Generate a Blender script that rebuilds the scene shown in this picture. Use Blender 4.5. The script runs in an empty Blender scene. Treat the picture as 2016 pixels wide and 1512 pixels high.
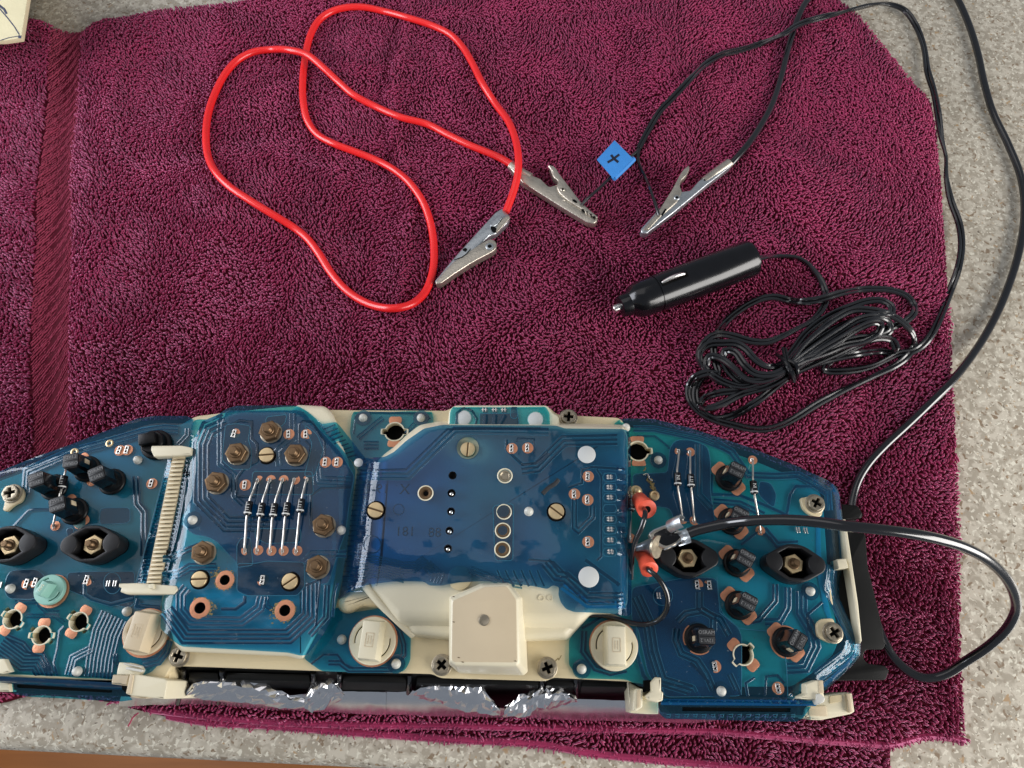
import bpy, bmesh, math, random
import numpy as np
from mathutils import Vector, Matrix, noise
random.seed(7); rng = np.random.default_rng(7)
R = math.radians
S = bpy.context.scene
MM = 0.001
# ------------------------------------------------------------------ camera
F = 1456.0; TILT = R(22.2); CAMH = 365.0; CX, CY = 1008.0, 756.0
cd = bpy.data.cameras.new('camera'); cam = bpy.data.objects.new('camera', cd); S.collection.objects.link(cam)
cd.sensor_width = 36; cd.lens = F/2016*36; cd.clip_start = .01; cd.clip_end = 50
cam.location = (0, 0, CAMH*MM); cam.rotation_euler = (TILT, 0, 0); S.camera = cam
# ------------------------------------------------------------------ light
wd = bpy.data.worlds.new('World'); S.world = wd; wd.use_nodes = True
wd.node_tree.nodes['Background'].inputs[0].default_value = (.72, .80, .92, 1)
wd.node_tree.nodes['Background'].inputs[1].default_value = .25
def lamp(name, loc, target, sx, sy, power, col):
    l = bpy.data.lights.new(name, 'AREA'); l.shape = 'RECTANGLE'; l.size = sx; l.size_y = sy; l.energy = power; l.color = col
    o = bpy.data.objects.new(name, l); S.collection.objects.link(o); o.location = loc
    o.rotation_euler = (Vector(target)-Vector(loc)).to_track_quat('-Z', 'Y').to_euler(); return o
lamp('window_light', (.86, -.30, .36), (.1, .1, 0), .8, .55, 13.5, (1.0, .97, .93))
lamp('left_window_light', (-.90, .24, .38), (0, .15, 0), .7, .6, 10.5, (.90, .93, 1.0))
lamp('ceiling_bounce', (-.85, .80, 1.6), (-.85, .80, 0), 1.9, 1.15, 5, (1.0, .95, .93))  # added panel for ceiling bounce, placed to veil the film with grey reflection
S.view_settings.view_transform = 'Standard'; S.view_settings.look = 'None'; S.view_settings.exposure = 0; S.view_settings.gamma = 1
S.render.engine = 'CYCLES'
# ------------------------------------------------------------------ measuring: photo point + height -> place
def W(px, py, z):
    x = (px-CX)/F; y = -(py-CY)/F
    c, s = math.cos(TILT), math.sin(TILT)
    k = (CAMH-z)/(c-y*s)
    return Vector((x*k, (y*c+s)*k, z))
def Wa(a, z):
    a = np.asarray(a, float); x = (a[:, 0]-CX)/F; y = -(a[:, 1]-CY)/F
    c, s = math.cos(TILT), math.sin(TILT); k = (CAMH-z)/(c-y*s)
    return np.stack([x*k, (y*c+s)*k, np.broadcast_to(z, x.shape)], 1)
def sc(px, py, z): return W(px+1, py, z).x-W(px, py, z).x
def ZP(ox, oy, k, pts): return [(ox+p[0]/k, oy+p[1]/k)+tuple(p[2:]) for p in pts]
def zA(p): return ZP(300, 780, 4.448, p)      # helpers: points noted in enlarged crops of the photo
def zB(p): return ZP(300, 1080, 4.448, p)
def zC(p): return ZP(660, 780, 4.448, p)
def zD(p): return ZP(660, 1080, 4.448, p)
def zE(p): return ZP(1040, 780, 4.448, p)
def zF(p): return ZP(1040, 1080, 4.448, p)
def zG(p): return ZP(1360, 780, 4.448, p)
def zH(p): return ZP(1360, 1080, 4.448, p)
def zI(p): return ZP(0, 780, 4.448, p)
def zJ(p): return ZP(0, 1080, 4.448, p)
# ------------------------------------------------------------------ materials
M = {}
def mat(name, col, rough=.5, metal=0, coat=0, var=.08, vs=200, bump=0, bs=400, sheen=0, sheentint=(1, 1, 1), trans=0, spec=.5, tint=None, coatr=.05, rv=.1, wav=0, emis=None):
    m = bpy.data.materials.new(name); m.use_nodes = True; nt = m.node_tree; b = nt.nodes['Principled BSDF']
    L = nt.links.new; tc = nt.nodes.new('ShaderNodeTexCoord')
    n = nt.nodes.new('ShaderNodeTexNoise'); n.inputs['Scale'].default_value = vs; n.inputs['Detail'].default_value = 4; L(tc.outputs['Object'], n.inputs['Vector'])
    mx = nt.nodes.new('ShaderNodeMix'); mx.data_type = 'RGBA'
    mx.inputs[6].default_value = (*[c*(1-var) for c in col], 1); mx.inputs[7].default_value = (*[min(1, c*(1+var)) for c in col], 1)
    L(n.outputs['Fac'], mx.inputs[0]); L(mx.outputs[2], b.inputs['Base Color'])
    if rv:
        mr = nt.nodes.new('ShaderNodeMapRange'); mr.inputs['To Min'].default_value = max(.02, rough*(1-rv*2)); mr.inputs['To Max'].default_value = min(1, rough*(1+rv*2))
        L(n.outputs['Fac'], mr.inputs['Value']); L(mr.outputs[0], b.inputs['Roughness'])
    else: b.inputs['Roughness'].default_value = rough
    b.inputs['Metallic'].default_value = metal; b.inputs['Coat Weight'].default_value = coat; b.inputs['Coat Roughness'].default_value = coatr
    b.inputs['Specular IOR Level'].default_value = spec
    if sheen: b.inputs['Sheen Weight'].default_value = sheen; b.inputs['Sheen Tint'].default_value = (*sheentint, 1); b.inputs['Sheen Roughness'].default_value = .4
    if bump:
        n2 = nt.nodes.new('ShaderNodeTexNoise'); n2.inputs['Scale'].default_value = bs; n2.inputs['Detail'].default_value = 3; L(tc.outputs['Object'], n2.inputs['Vector'])
        bp = nt.nodes.new('ShaderNodeBump'); bp.inputs['Strength'].default_value = bump; bp.inputs['Distance'].default_value = .001
        L(n2.outputs['Fac'], bp.inputs['Height']); L(bp.outputs[0], b.inputs['Normal']); L(bp.outputs[0], b.inputs['Coat Normal'])
    if trans:
        out = nt.nodes['Material Output']; t = nt.nodes.new('ShaderNodeBsdfTransparent'); t.inputs[0].default_value = (*tint, 1)
        ms = nt.nodes.new('ShaderNodeMixShader'); ms.inputs[0].default_value = trans
        L(b.outputs[0], ms.inputs[1]); L(t.outputs[0], ms.inputs[2]); L(ms.outputs[0], out.inputs[0])
    M[name] = m; return m
def film_mat(name, col, tint, t=.84, rough=.07):
    m = bpy.data.materials.new(name); m.use_nodes = True; nt = m.node_tree; nt.nodes.clear(); N = nt.nodes.new; L = nt.links.new
    tc = N('ShaderNodeTexCoord'); out = N('ShaderNodeOutputMaterial')
    n = N('ShaderNodeTexNoise'); n.inputs['Scale'].default_value = 38; n.inputs['Detail'].default_value = 5; L(tc.outputs['Object'], n.inputs[0])
    mx = N('ShaderNodeMix'); mx.data_type = 'RGBA'; n0 = N('ShaderNodeTexNoise'); n0.inputs['Scale'].default_value = 11; n0.inputs['Detail'].default_value = 2; L(tc.outputs['Object'], n0.inputs[0])
    nm = N('ShaderNodeMapRange'); nm.inputs['From Min'].default_value = .38; nm.inputs['From Max'].default_value = .62; L(n0.outputs['Fac'], nm.inputs['Value'])
    mx.inputs[6].default_value = (tint[0]*.9, tint[1]*.95, min(1, tint[2]*1.01), 1); mx.inputs[7].default_value = (tint[0]*1.05, min(1, tint[1]*1.06), tint[2]*.955, 1); L(nm.outputs[0], mx.inputs[0])
    tr = N('ShaderNodeBsdfTransparent'); L(mx.outputs[2], tr.inputs[0])
    sp = N('ShaderNodeTexNoise'); sp.inputs['Scale'].default_value = 900; sp.inputs['Detail'].default_value = 3; L(tc.outputs['Object'], sp.inputs[0])
    sm = N('ShaderNodeMapRange'); sm.inputs['From Min'].default_value = .68; sm.inputs['From Max'].default_value = .76; L(sp.outputs['Fac'], sm.inputs['Value'])
    dc = N('ShaderNodeMix'); dc.data_type = 'RGBA'; dc.inputs[6].default_value = (*col, 1); dc.inputs[7].default_value = (.16, .2, .22, 1); L(sm.outputs[0], dc.inputs[0])
    df = N('ShaderNodeBsdfDiffuse'); L(dc.outputs[2], df.inputs[0])
    tf = N('ShaderNodeMapRange'); tf.inputs['To Min'].default_value = t; tf.inputs['To Max'].default_value = t-.25; L(sm.outputs[0], tf.inputs['Value'])
    A = N('ShaderNodeMixShader'); L(tf.outputs[0], A.inputs[0]); L(df.outputs[0], A.inputs[1]); L(tr.outputs[0], A.inputs[2])
    bn = N('ShaderNodeTexNoise'); bn.inputs['Scale'].default_value = 120; bn.inputs['Detail'].default_value = 2; L(tc.outputs['Object'], bn.inputs[0])
    bp = N('ShaderNodeBump'); bp.inputs['Strength'].default_value = .16; bp.inputs['Distance'].default_value = .001; L(bn.outputs['Fac'], bp.inputs['Height'])
    g = N('ShaderNodeBsdfGlossy'); L(bp.outputs[0], g.inputs['Normal']); g.inputs['Color'].default_value = (.93, .97, 1, 1)
    rm = N('ShaderNodeMapRange'); rm.inputs['To Min'].default_value = rough*.5; rm.inputs['To Max'].default_value = rough*2.2; L(n.outputs['Fac'], rm.inputs['Value']); L(rm.outputs[0], g.inputs['Roughness'])
    fr = N('ShaderNodeFresnel'); fr.inputs['IOR'].default_value = 1.5; L(bp.outputs[0], fr.inputs['Normal'])
    ge = N('ShaderNodeNewGeometry'); iv = N('ShaderNodeMath'); iv.operation = 'SUBTRACT'; iv.inputs[0].default_value = 1; L(ge.outputs['Backfacing'], iv.inputs[1]); ml = N('ShaderNodeMath'); ml.operation = 'MULTIPLY'; L(fr.outputs[0], ml.inputs[0]); L(iv.outputs[0], ml.inputs[1])
    F_ = N('ShaderNodeMixShader'); L(ml.outputs[0], F_.inputs[0]); L(A.outputs[0], F_.inputs[1]); L(g.outputs[0], F_.inputs[2]); L(F_.outputs[0], out.inputs[0]); M[name] = m
film_mat('film_teal', (.012, .15, .24), (.34, .775, .91), .92)
film_mat('film_blue', (.014, .12, .21), (.36, .71, .88), .90)
film_mat('film_center', (.012, .050, .12), (.34, .61, .82), .87, .05)
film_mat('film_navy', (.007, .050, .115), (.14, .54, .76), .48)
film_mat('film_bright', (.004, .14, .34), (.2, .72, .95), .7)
film_mat('trace_dark', (.006, .034, .07), (.22, .50, .62), .42)
film_mat('trace_mid', (.006, .05, .10), (.28, .60, .72), .5)
film_mat('trace_edge', (.02, .17, .26), (.3, .8, .9), .35, .28)
mat('cream', (.66, .55, .34), .38, var=.14, vs=28, bump=.05, bs=900, coat=.15, coatr=.2)
mat('cream_pale', (.74, .67, .49), .4, var=.10, vs=35, bump=.04, bs=700, coat=.1, coatr=.2)
mat('cream_warm', (.60, .49, .33), .42, var=.12, vs=50, bump=.05, bs=900)
mat('white_pin', (.60, .59, .53), .35, var=.04)
mat('white_cap', (.58, .59, .57), .4, var=.04, vs=100)
mat('black_plastic', (.005, .005, .0055), .34, spec=.22, var=.3, vs=300, bump=.06, bs=2500)
mat('black_gloss', (.004, .004, .005), .2, var=.3, vs=200, coat=.1)
mat('black_bezel', (.006, .006, .0055), .45, spec=.2, var=.15, vs=100, bump=.05, bs=3000)
mat('holder_top', (.018, .019, .021), .5, var=.2, vs=800, bump=.1, bs=3000)  # lighter grey paints in the ceiling's reflection on the grip tops
mat('socket_top', (.012, .012, .013), .42, spec=.3, var=.2, vs=300, bump=.05, bs=2500)
mat('void', (.004, .004, .004), .9, var=0, rv=0, spec=.1)  # flat black painting the shade inside holes, slots and gaps
mat('copper', (.62, .27, .15), .38, metal=.55, var=.22, vs=500, bump=.1, bs=1500)
mat('brass', (.66, .50, .28), .4, metal=.65, var=.2, vs=500, bump=.05, bs=1500)
mat('old_brass', (.17, .105, .055), .4, metal=.75, var=.25, vs=500, bump=.08, bs=1500)
mat('old_steel', (.36, .31, .23), .38, metal=.8, var=.3, vs=600, bump=.12, bs=1500)
mat('tin', (.74, .72, .68), .25, metal=.95, var=.12, vs=800, bump=.08, bs=1500)
mat('lead_wire', (.62, .58, .52), .3, metal=.85, var=.2, vs=900, bump=.1, bs=2500)
mat('clip_steel', (.55, .50, .42), .38, metal=.85, var=.25, vs=250, bump=.15, bs=900)
mat('clip_bright', (.50, .53, .55), .36, metal=.85, var=.2, vs=300, bump=.12, bs=700)
mat('foil', (.88, .88, .90), .24, metal=1, var=.04, vs=300)
mat('red_pvc', (.85, .018, .018), .32, var=.05, vs=60, coat=.3, coatr=.15)
mat('black_pvc', (.006, .006, .007), .22, var=.2, vs=80, coat=1, coatr=.1)
mat('orange_vinyl', (.85, .11, .055), .42, var=.08, vs=300, bump=.05, bs=900)
mat('blue_tape', (.045, .26, .68), .6, var=.10, vs=250, bump=.15, bs=1800)
mat('marker_ink', (.008, .012, .03), .6, var=.1)
mat('mint', (.26, .50, .42), .45, var=.06, vs=200)
mat('print_white', (.65, .65, .62), .5, var=.05)
mat('emboss', (.02, .022, .025), .35, var=.1)
mat('residue', (.20, .15, .045), .55, var=.5, vs=900, bump=.4, bs=2500)
mat('towel_pile', (.29, .020, .070), .42, var=.42, vs=38, sheen=.8, sheentint=(1, .45, .70), spec=1.0)  # broad light and dark patches paint in how the pile's lay catches light
M['towel_pile'].node_tree.nodes['Principled BSDF'].inputs['Specular Tint'].default_value = (1, .48, .82, 1)
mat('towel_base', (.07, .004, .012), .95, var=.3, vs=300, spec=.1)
mat('towel_band', (.38, .055, .105), .85, var=.2, vs=90, sheen=.35, sheentint=(1, .5, .65), spec=.2)
def stone():
    m = mat('quartz', (.5, .44, .34), .3, coat=.2, coatr=.15, var=.15, vs=30); nt = m.node_tree; L = nt.links.new; b = nt.nodes['Principled BSDF']
    tc = nt.nodes.new('ShaderNodeTexCoord'); prev = None
    def mixin(prev, fac, col):
        mx = nt.nodes.new('ShaderNodeMix'); mx.data_type = 'RGBA'; L(fac, mx.inputs[0])
        if isinstance(prev, tuple): mx.inputs[6].default_value = prev
        else: L(prev, mx.inputs[6])
        mx.inputs[7].default_value = (*col, 1); return mx.outputs[2]
    def spot(scale, lo, hi, seed, detail=2, vor=False):
        mp = nt.nodes.new('ShaderNodeMapping'); mp.inputs['Location'].default_value = (seed, seed*.7, seed*1.3); L(tc.outputs['Object'], mp.inputs['Vector'])
        n = nt.nodes.new('ShaderNodeTexNoise'); n.inputs['Scale'].default_value = scale; n.inputs['Detail'].default_value = detail; n.inputs['Distortion'].default_value = .6; L(mp.outputs[0], n.inputs['Vector'])
        mr = nt.nodes.new('ShaderNodeMapRange'); mr.inputs['From Min'].default_value = lo; mr.inputs['From Max'].default_value = hi; L(n.outputs['Fac'], mr.inputs['Value']); return mr.outputs[0]
    c = mixin((.37, .325, .255, 1), spot(210, .44, .58, 1), (.54, .49, .40))
    c = mixin(c, spot(480, .58, .63, 5), (.68, .64, .53))
    c = mixin(c, spot(330, .61, .67, 9), (.24, .175, .115))
    c = mixin(c, spot(520, .66, .72, 13), (.15, .12, .09))
    c = mixin(c, spot(260, .66, .71, 17), (.40, .27, .15))
    L(c, b.inputs['Base Color']); return m
stone()
def wood():
    m = mat('wood_floor', (.30, .115, .028), .45, var=.2, vs=8); nt = m.node_tree; L = nt.links.new; b = nt.nodes['Principled BSDF']
    tc = nt.nodes.new('ShaderNodeTexCoord'); mp = nt.nodes.new('ShaderNodeMapping'); mp.inputs['Scale'].default_value = (3, 40, 3); L(tc.outputs['Object'], mp.inputs[0])
    n = nt.nodes.new('ShaderNodeTexNoise'); n.inputs['Scale'].default_value = 2; n.inputs['Detail'].default_value = 6; L(mp.outputs[0], n.inputs[0])
    r = nt.nodes.new('ShaderNodeValToRGB'); r.color_ramp.elements[0].color = (.24, .075, .010, 1); r.color_ramp.elements[1].color = (.46, .16, .028, 1); L(n.outputs['Fac'], r.inputs[0]); L(r.outputs[0], b.inputs['Base Color'])
wood()
# ------------------------------------------------------------------ builders (all lengths in mm)
def link(o, parent=None, loc=None, rot=None):
    S.collection.objects.link(o)
    if parent is not None: o.parent = parent
    if loc is not None: o.location = Vector(loc)*MM
    if rot is not None: o.rotation_euler = rot
    return o
WL = {}   # world origin of un-rotated things, so children can be written in place
def thing(name, label, cat, loc, group=None, rz=0):
    o = bpy.data.objects.new(name, None); S.collection.objects.link(o); o.location = Vector(loc)*MM; o.rotation_euler = (0, 0, rz)
    o.empty_display_size = .01; o['label'] = label; o['category'] = cat
    if group: o['group'] = group
    WL[o.name] = Vector(loc); return o
def mesh(name, v, f, m, smooth=True, angle=35):
    me = bpy.data.meshes.new(name); v = np.asarray(v, float)*MM; me.from_pydata(v.tolist(), [], f); me.update()
    if m: me.materials.append(M[m])
    if smooth:
        me.polygons.foreach_set('use_smooth', [True]*len(me.polygons)); me.set_sharp_from_angle(angle=R(angle))
    return me
def put(name, me, parent, loc=(0, 0, 0), rz=0, world=True, rot=None):
    """world=True: mesh/loc given in place; parent is an un-rotated thing or None"""
    o = bpy.data.objects.new(name, me)
    base = Vector((0, 0, 0))
    if world and parent is not None: base = WL.get(parent.name, Vector((0, 0, 0)))
    link(o, parent, Vector(loc)-base, rot or (0, 0, rz))
    if world: WL[o.name] = Vector(loc)
    return o
def from_bm(name, bm, m, smooth=True, angle=35):
    me = bpy.data.meshes.new(name); bm.to_mesh(me); bm.free(); me.transform(Matrix.Scale(MM, 4)); me.materials.append(M[m])
    if smooth: me.polygons.foreach_set('use_smooth', [True]*len(me.polygons)); me.set_sharp_from_angle(angle=R(angle))
    return me
def fillet(pts, r, n=5):
    out = []; N = len(pts)
    for i in range(N):
        p0, p1, p2 = Vector(pts[i-1][:2]), Vector(pts[i][:2]), Vector(pts[(i+1) % N][:2])
        a, b = p0-p1, p2-p1; la, lb = a.length, b.length; rr = min(r, la*.48, lb*.48)
        if rr < .01: out.append(tuple(p1)); continue
        A = p1+a/la*rr; B = p1+b/lb*rr
        for k in range(n+1):
            t = k/n; q = A*(1-t)**2+p1*2*t*(1-t)+B*t*t; out.append((q.x, q.y))
    return out
def circ(cx, cy, r, n=28, ry=None, a0=0): return [(cx+r*math.cos(a0+2*math.pi*k/n), cy+(ry or r)*math.sin(a0+2*math.pi*k/n)) for k in range(n)]
def fill2d(outer, holes=(), ext=0, bev=0, bres=2):
    """2-D filled outline with holes -> temporary mesh (units as given)"""
    cu = bpy.data.curves.new('c', 'CURVE'); cu.dimensions = '2D'; cu.fill_mode = 'BOTH'
    for ring in [outer]+list(holes):
        sp = cu.splines.new('POLY'); sp.points.add(len(ring)-1)
        sp.points.foreach_set('co', [c for p in ring for c in (p[0], p[1], 0, 1)]); sp.use_cyclic_u = True
    cu.extrude = ext; cu.bevel_depth = bev; cu.bevel_resolution = bres; cu.offset = -bev
    ob = bpy.data.objects.new('c', cu); me = bpy.data.meshes.new_from_object(ob)
    bpy.data.objects.remove(ob); bpy.data.curves.remove(cu); return me
def ext(name, outer, z1, z0, m, parent=None, holes=(), bev=.3, world=True, local=False, angle=30, rnd=0, loc=(0, 0, 0), rz=0):
    """plate/prism between heights z0..z1; outline in photo px (local=False) at z1 or in mm (local=True)"""
    if rnd: outer = fillet(outer, rnd)
    if not local:
        outer = Wa([p[:2] for p in outer], z1)[:, :2].tolist(); holes = [Wa([p[:2] for p in h], z1)[:, :2].tolist() for h in holes]
    bev = min(bev, (z1-z0)*.45)
    me = fill2d(outer, holes, (z1-z0)/2-bev, bev)
    me.transform(Matrix.Translation((0, 0, (z0+z1)/2))); me.transform(Matrix.Scale(MM, 4)); me.materials.clear(); me.materials.append(M[m])
    bm = bmesh.new(); bm.from_mesh(me); bmesh.ops.remove_doubles(bm, verts=bm.verts, dist=1e-7); bmesh.ops.recalc_face_normals(bm, faces=bm.faces); bm.to_mesh(me); bm.free()
    me.polygons.foreach_set('use_smooth', [True]*len(me.polygons)); me.set_sharp_from_angle(angle=R(angle)); me.name = name
    if parent is None and loc == (0, 0, 0) and name.startswith('_'): return me
    return put(name, me, parent, loc, rz, world)
def loft2(name, top, zt, bot, zb, m, parent=None, bev=1.0, rnd=0, seg=2):
    if rnd: top = fillet(top, rnd, 3); bot = fillet(bot, rnd, 3)
    T = Wa([p[:2] for p in top], zt); B = Wa([p[:2] for p in bot], zb); n = len(T)
    bm = bmesh.new(); tv = [bm.verts.new(p) for p in T]; bv = [bm.verts.new(p) for p in B]
    tf = bm.faces.new(tv); bm.faces.new(bv[::-1])
    for i in range(n): bm.faces.new([tv[i-1], tv[i], bv[i], bv[i-1]])
    bmesh.ops.recalc_face_normals(bm, faces=bm.faces)
    if bev: bmesh.ops.bevel(bm, geom=list(tf.edges), offset=bev, segments=seg, profile=.5, affect='EDGES')
    return put(name, from_bm(name, bm, m), parent)
def lathe_me(name, prof, m, n=28, angle=35, axis='z'):
    v = []; f = []
    for r, z in prof:
        for k in range(n):
            a = 2*math.pi*k/n; v.append((r*math.cos(a), r*math.sin(a), z) if axis == 'z' else (z, r*math.cos(a), r*math.sin(a)))
    for i in range(len(prof)-1):
        for k in range(n):
            a, b = i*n+k, i*n+(k+1) % n; q = [a, b, b+n, a+n]
            f.append(q if axis == 'z' else q[::-1])
    if axis != 'z' or prof[-1][0] <= .02: f.append([len(v)-n+k for k in range(n)] if axis == 'z' else [len(v)-1-k for k in range(n)])
    if axis != 'z': f.append([k for k in range(n)])
    return mesh(name, v, f, m, True, angle)
def crom(P, step=1.0, closed=False):
    P = [Vector(p) for p in P]; out = []
    N = len(P)
    for i in range(N if closed else N-1):
        g = (lambda j: P[j % N]) if closed else (lambda j: P[min(max(j, 0), N-1)])
        p0, p1, p2, p3 = g(i-1), g(i), g(i+1), g(i+2); L = (p2-p1).length; k = max(1, int(L/step))
        t0, t1 = 0, max((p1-p0).length, 1e-4)**.5; t2 = t1+max(L, 1e-4)**.5; t3 = t2+max((p3-p2).length, 1e-4)**.5
        for j in range(k):
            t = t1+(t2-t1)*j/k
            A1 = p0*((t1-t)/(t1-t0))+p1*((t-t0)/(t1-t0)); A2 = p1*((t2-t)/(t2-t1))+p2*((t-t1)/(t2-t1)); A3 = p2*((t3-t)/(t3-t2))+p3*((t-t2)/(t3-t2))
            B1 = A1*((t2-t)/(t2-t0))+A2*((t-t0)/(t2-t0)); B2 = A2*((t3-t)/(t3-t1))+A3*((t-t1)/(t3-t1))
            out.append(B1*((t2-t)/(t2-t1))+B2*((t-t1)/(t2-t1)))
    if not closed: out.append(P[-1])
    return out
def frames(P):
    n = len(P); T = [(P[min(i+1, n-1)]-P[max(i-1, 0)]).normalized() for i in range(n)]
    Us = []
    for t in T:
        up = Vector((0, 0, 1)); s = t.cross(up)
        if s.length < .05: s = Us[-1][0] if Us else Vector((1, 0, 0))
        s.normalize(); Us.append((s, s.cross(t).normalized()))
    return T, Us
def tube_vf(P, r, n=10, off=None, v0=0):
    T, U = frames(P); v = []; f = []
    for i, p in enumerate(P):
        s, u = U[i]; rr = r[i] if isinstance(r, (list, tuple)) else r
        c = p+(s*off[i][0]+u*off[i][1] if off else Vector())
        for k in range(n):
            a = 2*math.pi*k/n; v.append(tuple(c+s*math.cos(a)*rr+u*math.sin(a)*rr))
    for i in range(len(P)-1):
        for k in range(n):
            a, b = v0+i*n+k, v0+i*n+(k+1) % n; f.append([a, b, b+n, a+n])
    f.append([v0+k for k in range(n)][::-1]); f.append([v0+(len(P)-1)*n+k for k in range(n)])
    return v, f
def tube(name, pts, r, m, parent=None, n=10, step=2.5, px=True, rot=False):
    P = [W(*p) for p in pts] if px else [Vector(p) for p in pts]
    P = crom(P, step); v, f = tube_vf(P, r, n); return put(name, mesh(name, v, f, m), parent)
def twin(name, pts, r, m, parent=None, roll=.15, n=8, step=2.5, seed=0):
    P = crom([W(*p) for p in pts], step); o1 = []; o2 = []
    for i, p in enumerate(P):
        a = roll*noise.noise(Vector((i*step*.02+seed*7.3, seed, 0)))*6
        o1.append((math.cos(a)*r*.92, math.sin(a)*r*.92)); o2.append((-math.cos(a)*r*.92, -math.sin(a)*r*.92))
    v, f = tube_vf(P, r, n, o1); v2, f2 = tube_vf(P, r, n, o2, len(v)); return put(name, mesh(name, v+v2, f+f2, m), parent)
def inpoly(pts, poly):
    x, y = pts[:, 0], pts[:, 1]; ins = np.zeros(len(x), bool); n = len(poly); j = n-1
    for i in range(n):
        xi, yi, xj, yj = *poly[i][:2], *poly[j][:2]
        c = ((yi > y) != (yj > y)) & (x < (xj-xi)*(y-yi)/((yj-yi) or 1e-12)+xi); ins ^= c; j = i
    return ins
def polydist(pts, poly, closed=True):
    d = np.full(len(pts), 1e9); n = len(poly); P = np.asarray(poly, float)[:, :2]
    for i in range(n if closed else n-1):
        a, b = P[i], P[(i+1) % n]; ab = b-a; t = np.clip(((pts-a)@ab)/max(ab@ab, 1e-12), 0, 1)
        d = np.minimum(d, np.hypot(*(pts-a-t[:, None]*ab).T))
    return d
def box_me(name, sx, sy, sz, m, bev=.2, taper=1, tapery=None):
    bm = bmesh.new(); bmesh.ops.create_cube(bm, size=1)
    for v in bm.verts:
        k = taper if v.co.z > 0 else 1; ky = (tapery or taper) if v.co.z > 0 else 1
        v.co = Vector((v.co.x*sx*k, v.co.y*sy*ky, (v.co.z+.5)*sz))
    bmesh.ops.bevel(bm, geom=list(bm.edges), offset=bev, segments=2, profile=.5, affect='EDGES'); return from_bm(name, bm, m)
def text_me(name, s, size, depth, m, mirror=False, wscale=1.0):
    cu = bpy.data.curves.new('t', 'FONT'); cu.body = s; cu.size = size; cu.extrude = depth; cu.align_x = 'CENTER'; cu.align_y = 'CENTER'; cu.resolution_u = 2
    ob = bpy.data.objects.new('t', cu); me = bpy.data.meshes.new_from_object(ob); bpy.data.objects.remove(ob); bpy.data.curves.remove(cu)
    me.transform(Matrix.Diagonal((-wscale if mirror else wscale, 1, 1, 1))); me.transform(Matrix.Scale(MM, 4)); me.materials.clear(); me.materials.append(M[m])
    if mirror: me.flip_normals()
    me.name = name; return me
# ================================================================== SETTING
def structure(o): o['kind'] = 'structure'; return o
e0, e1 = W(-400, 1460, 0), W(700, 1515, 0)
ang = math.atan2(e1.y-e0.y, e1.x-e0.x); mid = W(300, 1495, 0)+Vector((0, 9, 0))
prof = [(620, 0), (0, 0)]+[(-9*math.sin(t), -9+9*math.cos(t)) for t in [math.pi/2*k/8 for k in range(1, 9)]]+[(-9, -30), (-6, -38), (620, -38)]
v = []; f = []
for sx in (-620, 620):
    for y, z in prof: v.append((sx, y, z))
n = len(prof)
for i in range(n): f.append([i, (i+1) % n, n+(i+1) % n, n+i])
f.append(list(range(n))[::-1]); f.append(list(range(n, 2*n)))
ct = structure(put('countertop', mesh('countertop', v, f, 'quartz', True, 30), None)); ct.location = mid*MM; ct.rotation_euler = (0, 0, ang)
structure(put('floor', mesh('floor', [(-1000, -420, -900), (1000, -420, -900), (1000, 900, -900), (-1000, 900, -900)], [[0, 1, 2, 3]], 'wood_floor'), None))
# ================================================================== TOWEL
tw = thing('towel', 'burgundy terry bath towel spread over the beige stone counter', 'towel', W(900, 700, 0))
main_px = [(-160, 118), (0, 82), (50, 30), (75, 33), (95, 46), (120, 54), (150, 57), (163, 54), (176, 42), (205, 32), (240, 27), (300, 16), (420, 4), (600, -25), (1000, -70), (1560, -45), (1655, -4), (1695, 28), (1760, 110), (1800, 160), (1838, 195), (1850, 260), (1856, 330), (1864, 450), (1876, 640), (1886, 800), (1893, 1000), (1896, 1200), (1902, 1350), (1904, 1450), (1896, 1461), (1870, 1455), (1830, 1451), (1800, 1456), (1770, 1466), (1745, 1470), (1700, 1466), (1640, 1462), (1420, 1443), (1200, 1438), (900, 1432), (700, 1430), (520, 1424), (400, 1412), (300, 1400), (200, 1382), (140, 1374), (60, 1368), (25, 1374), (0, 1383), (-160, 1405)]
low_px = [(250, 1393), (330, 1412), (400, 1424), (520, 1431), (700, 1445), (900, 1459), (1060, 1468), (1160, 1485), (1300, 1500), (1430, 1511), (1600, 1535), (1753, 1548), (1753, 1400), (700, 1385)]
main_px = fillet(main_px, 16, 3); MAINP = Wa(main_px, 6)[:, :2]; LOWP = Wa(low_px, 1)[:, :2]
bandL = [(100, 20), (84, 300), (72, 500), (62, 700), (58, 830), (50, 1400)]; bandR = [(162, 20), (150, 300), (147, 500), (143, 700), (138, 830), (130, 1400)]
BANDP = Wa(bandL+bandR[::-1], 5)[:, :2]
def vnoise(p, s, seed, amp=1):
    # smooth value noise, numpy
    q = p/s+seed*17.3; i = np.floor(q).astype(int); f_ = q-i; f_ = f_*f_*(3-2*f_)
    def h(ix, iy):
        n_ = (ix*374761393+iy*668265263+seed*974711) & 0x7fffffff; n_ = ((n_ ^ (n_ >> 13))*1274126177) & 0x7fffffff
        return (n_ & 0xffff)/65535.0
    a = h(i[:, 0], i[:, 1]); b = h(i[:, 0]+1, i[:, 1]); c = h(i[:, 0], i[:, 1]+1); d = h(i[:, 0]+1, i[:, 1]+1)
    return amp*((a*(1-f_[:, 0])+b*f_[:, 0])*(1-f_[:, 1])+(c*(1-f_[:, 0])+d*f_[:, 0])*f_[:, 1])
CALM = [W(*q, 6)[:2] for q in ((940, 470), (1090, 380), (1210, 340), (1330, 400), (1300, 570), (1500, 680), (1700, 660))]
def ridge(p, pts_px, w, h):
    d = polydist(p, Wa(pts_px, 6)[:, :2], False); return h*np.exp(-(d/w)**2)
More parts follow.
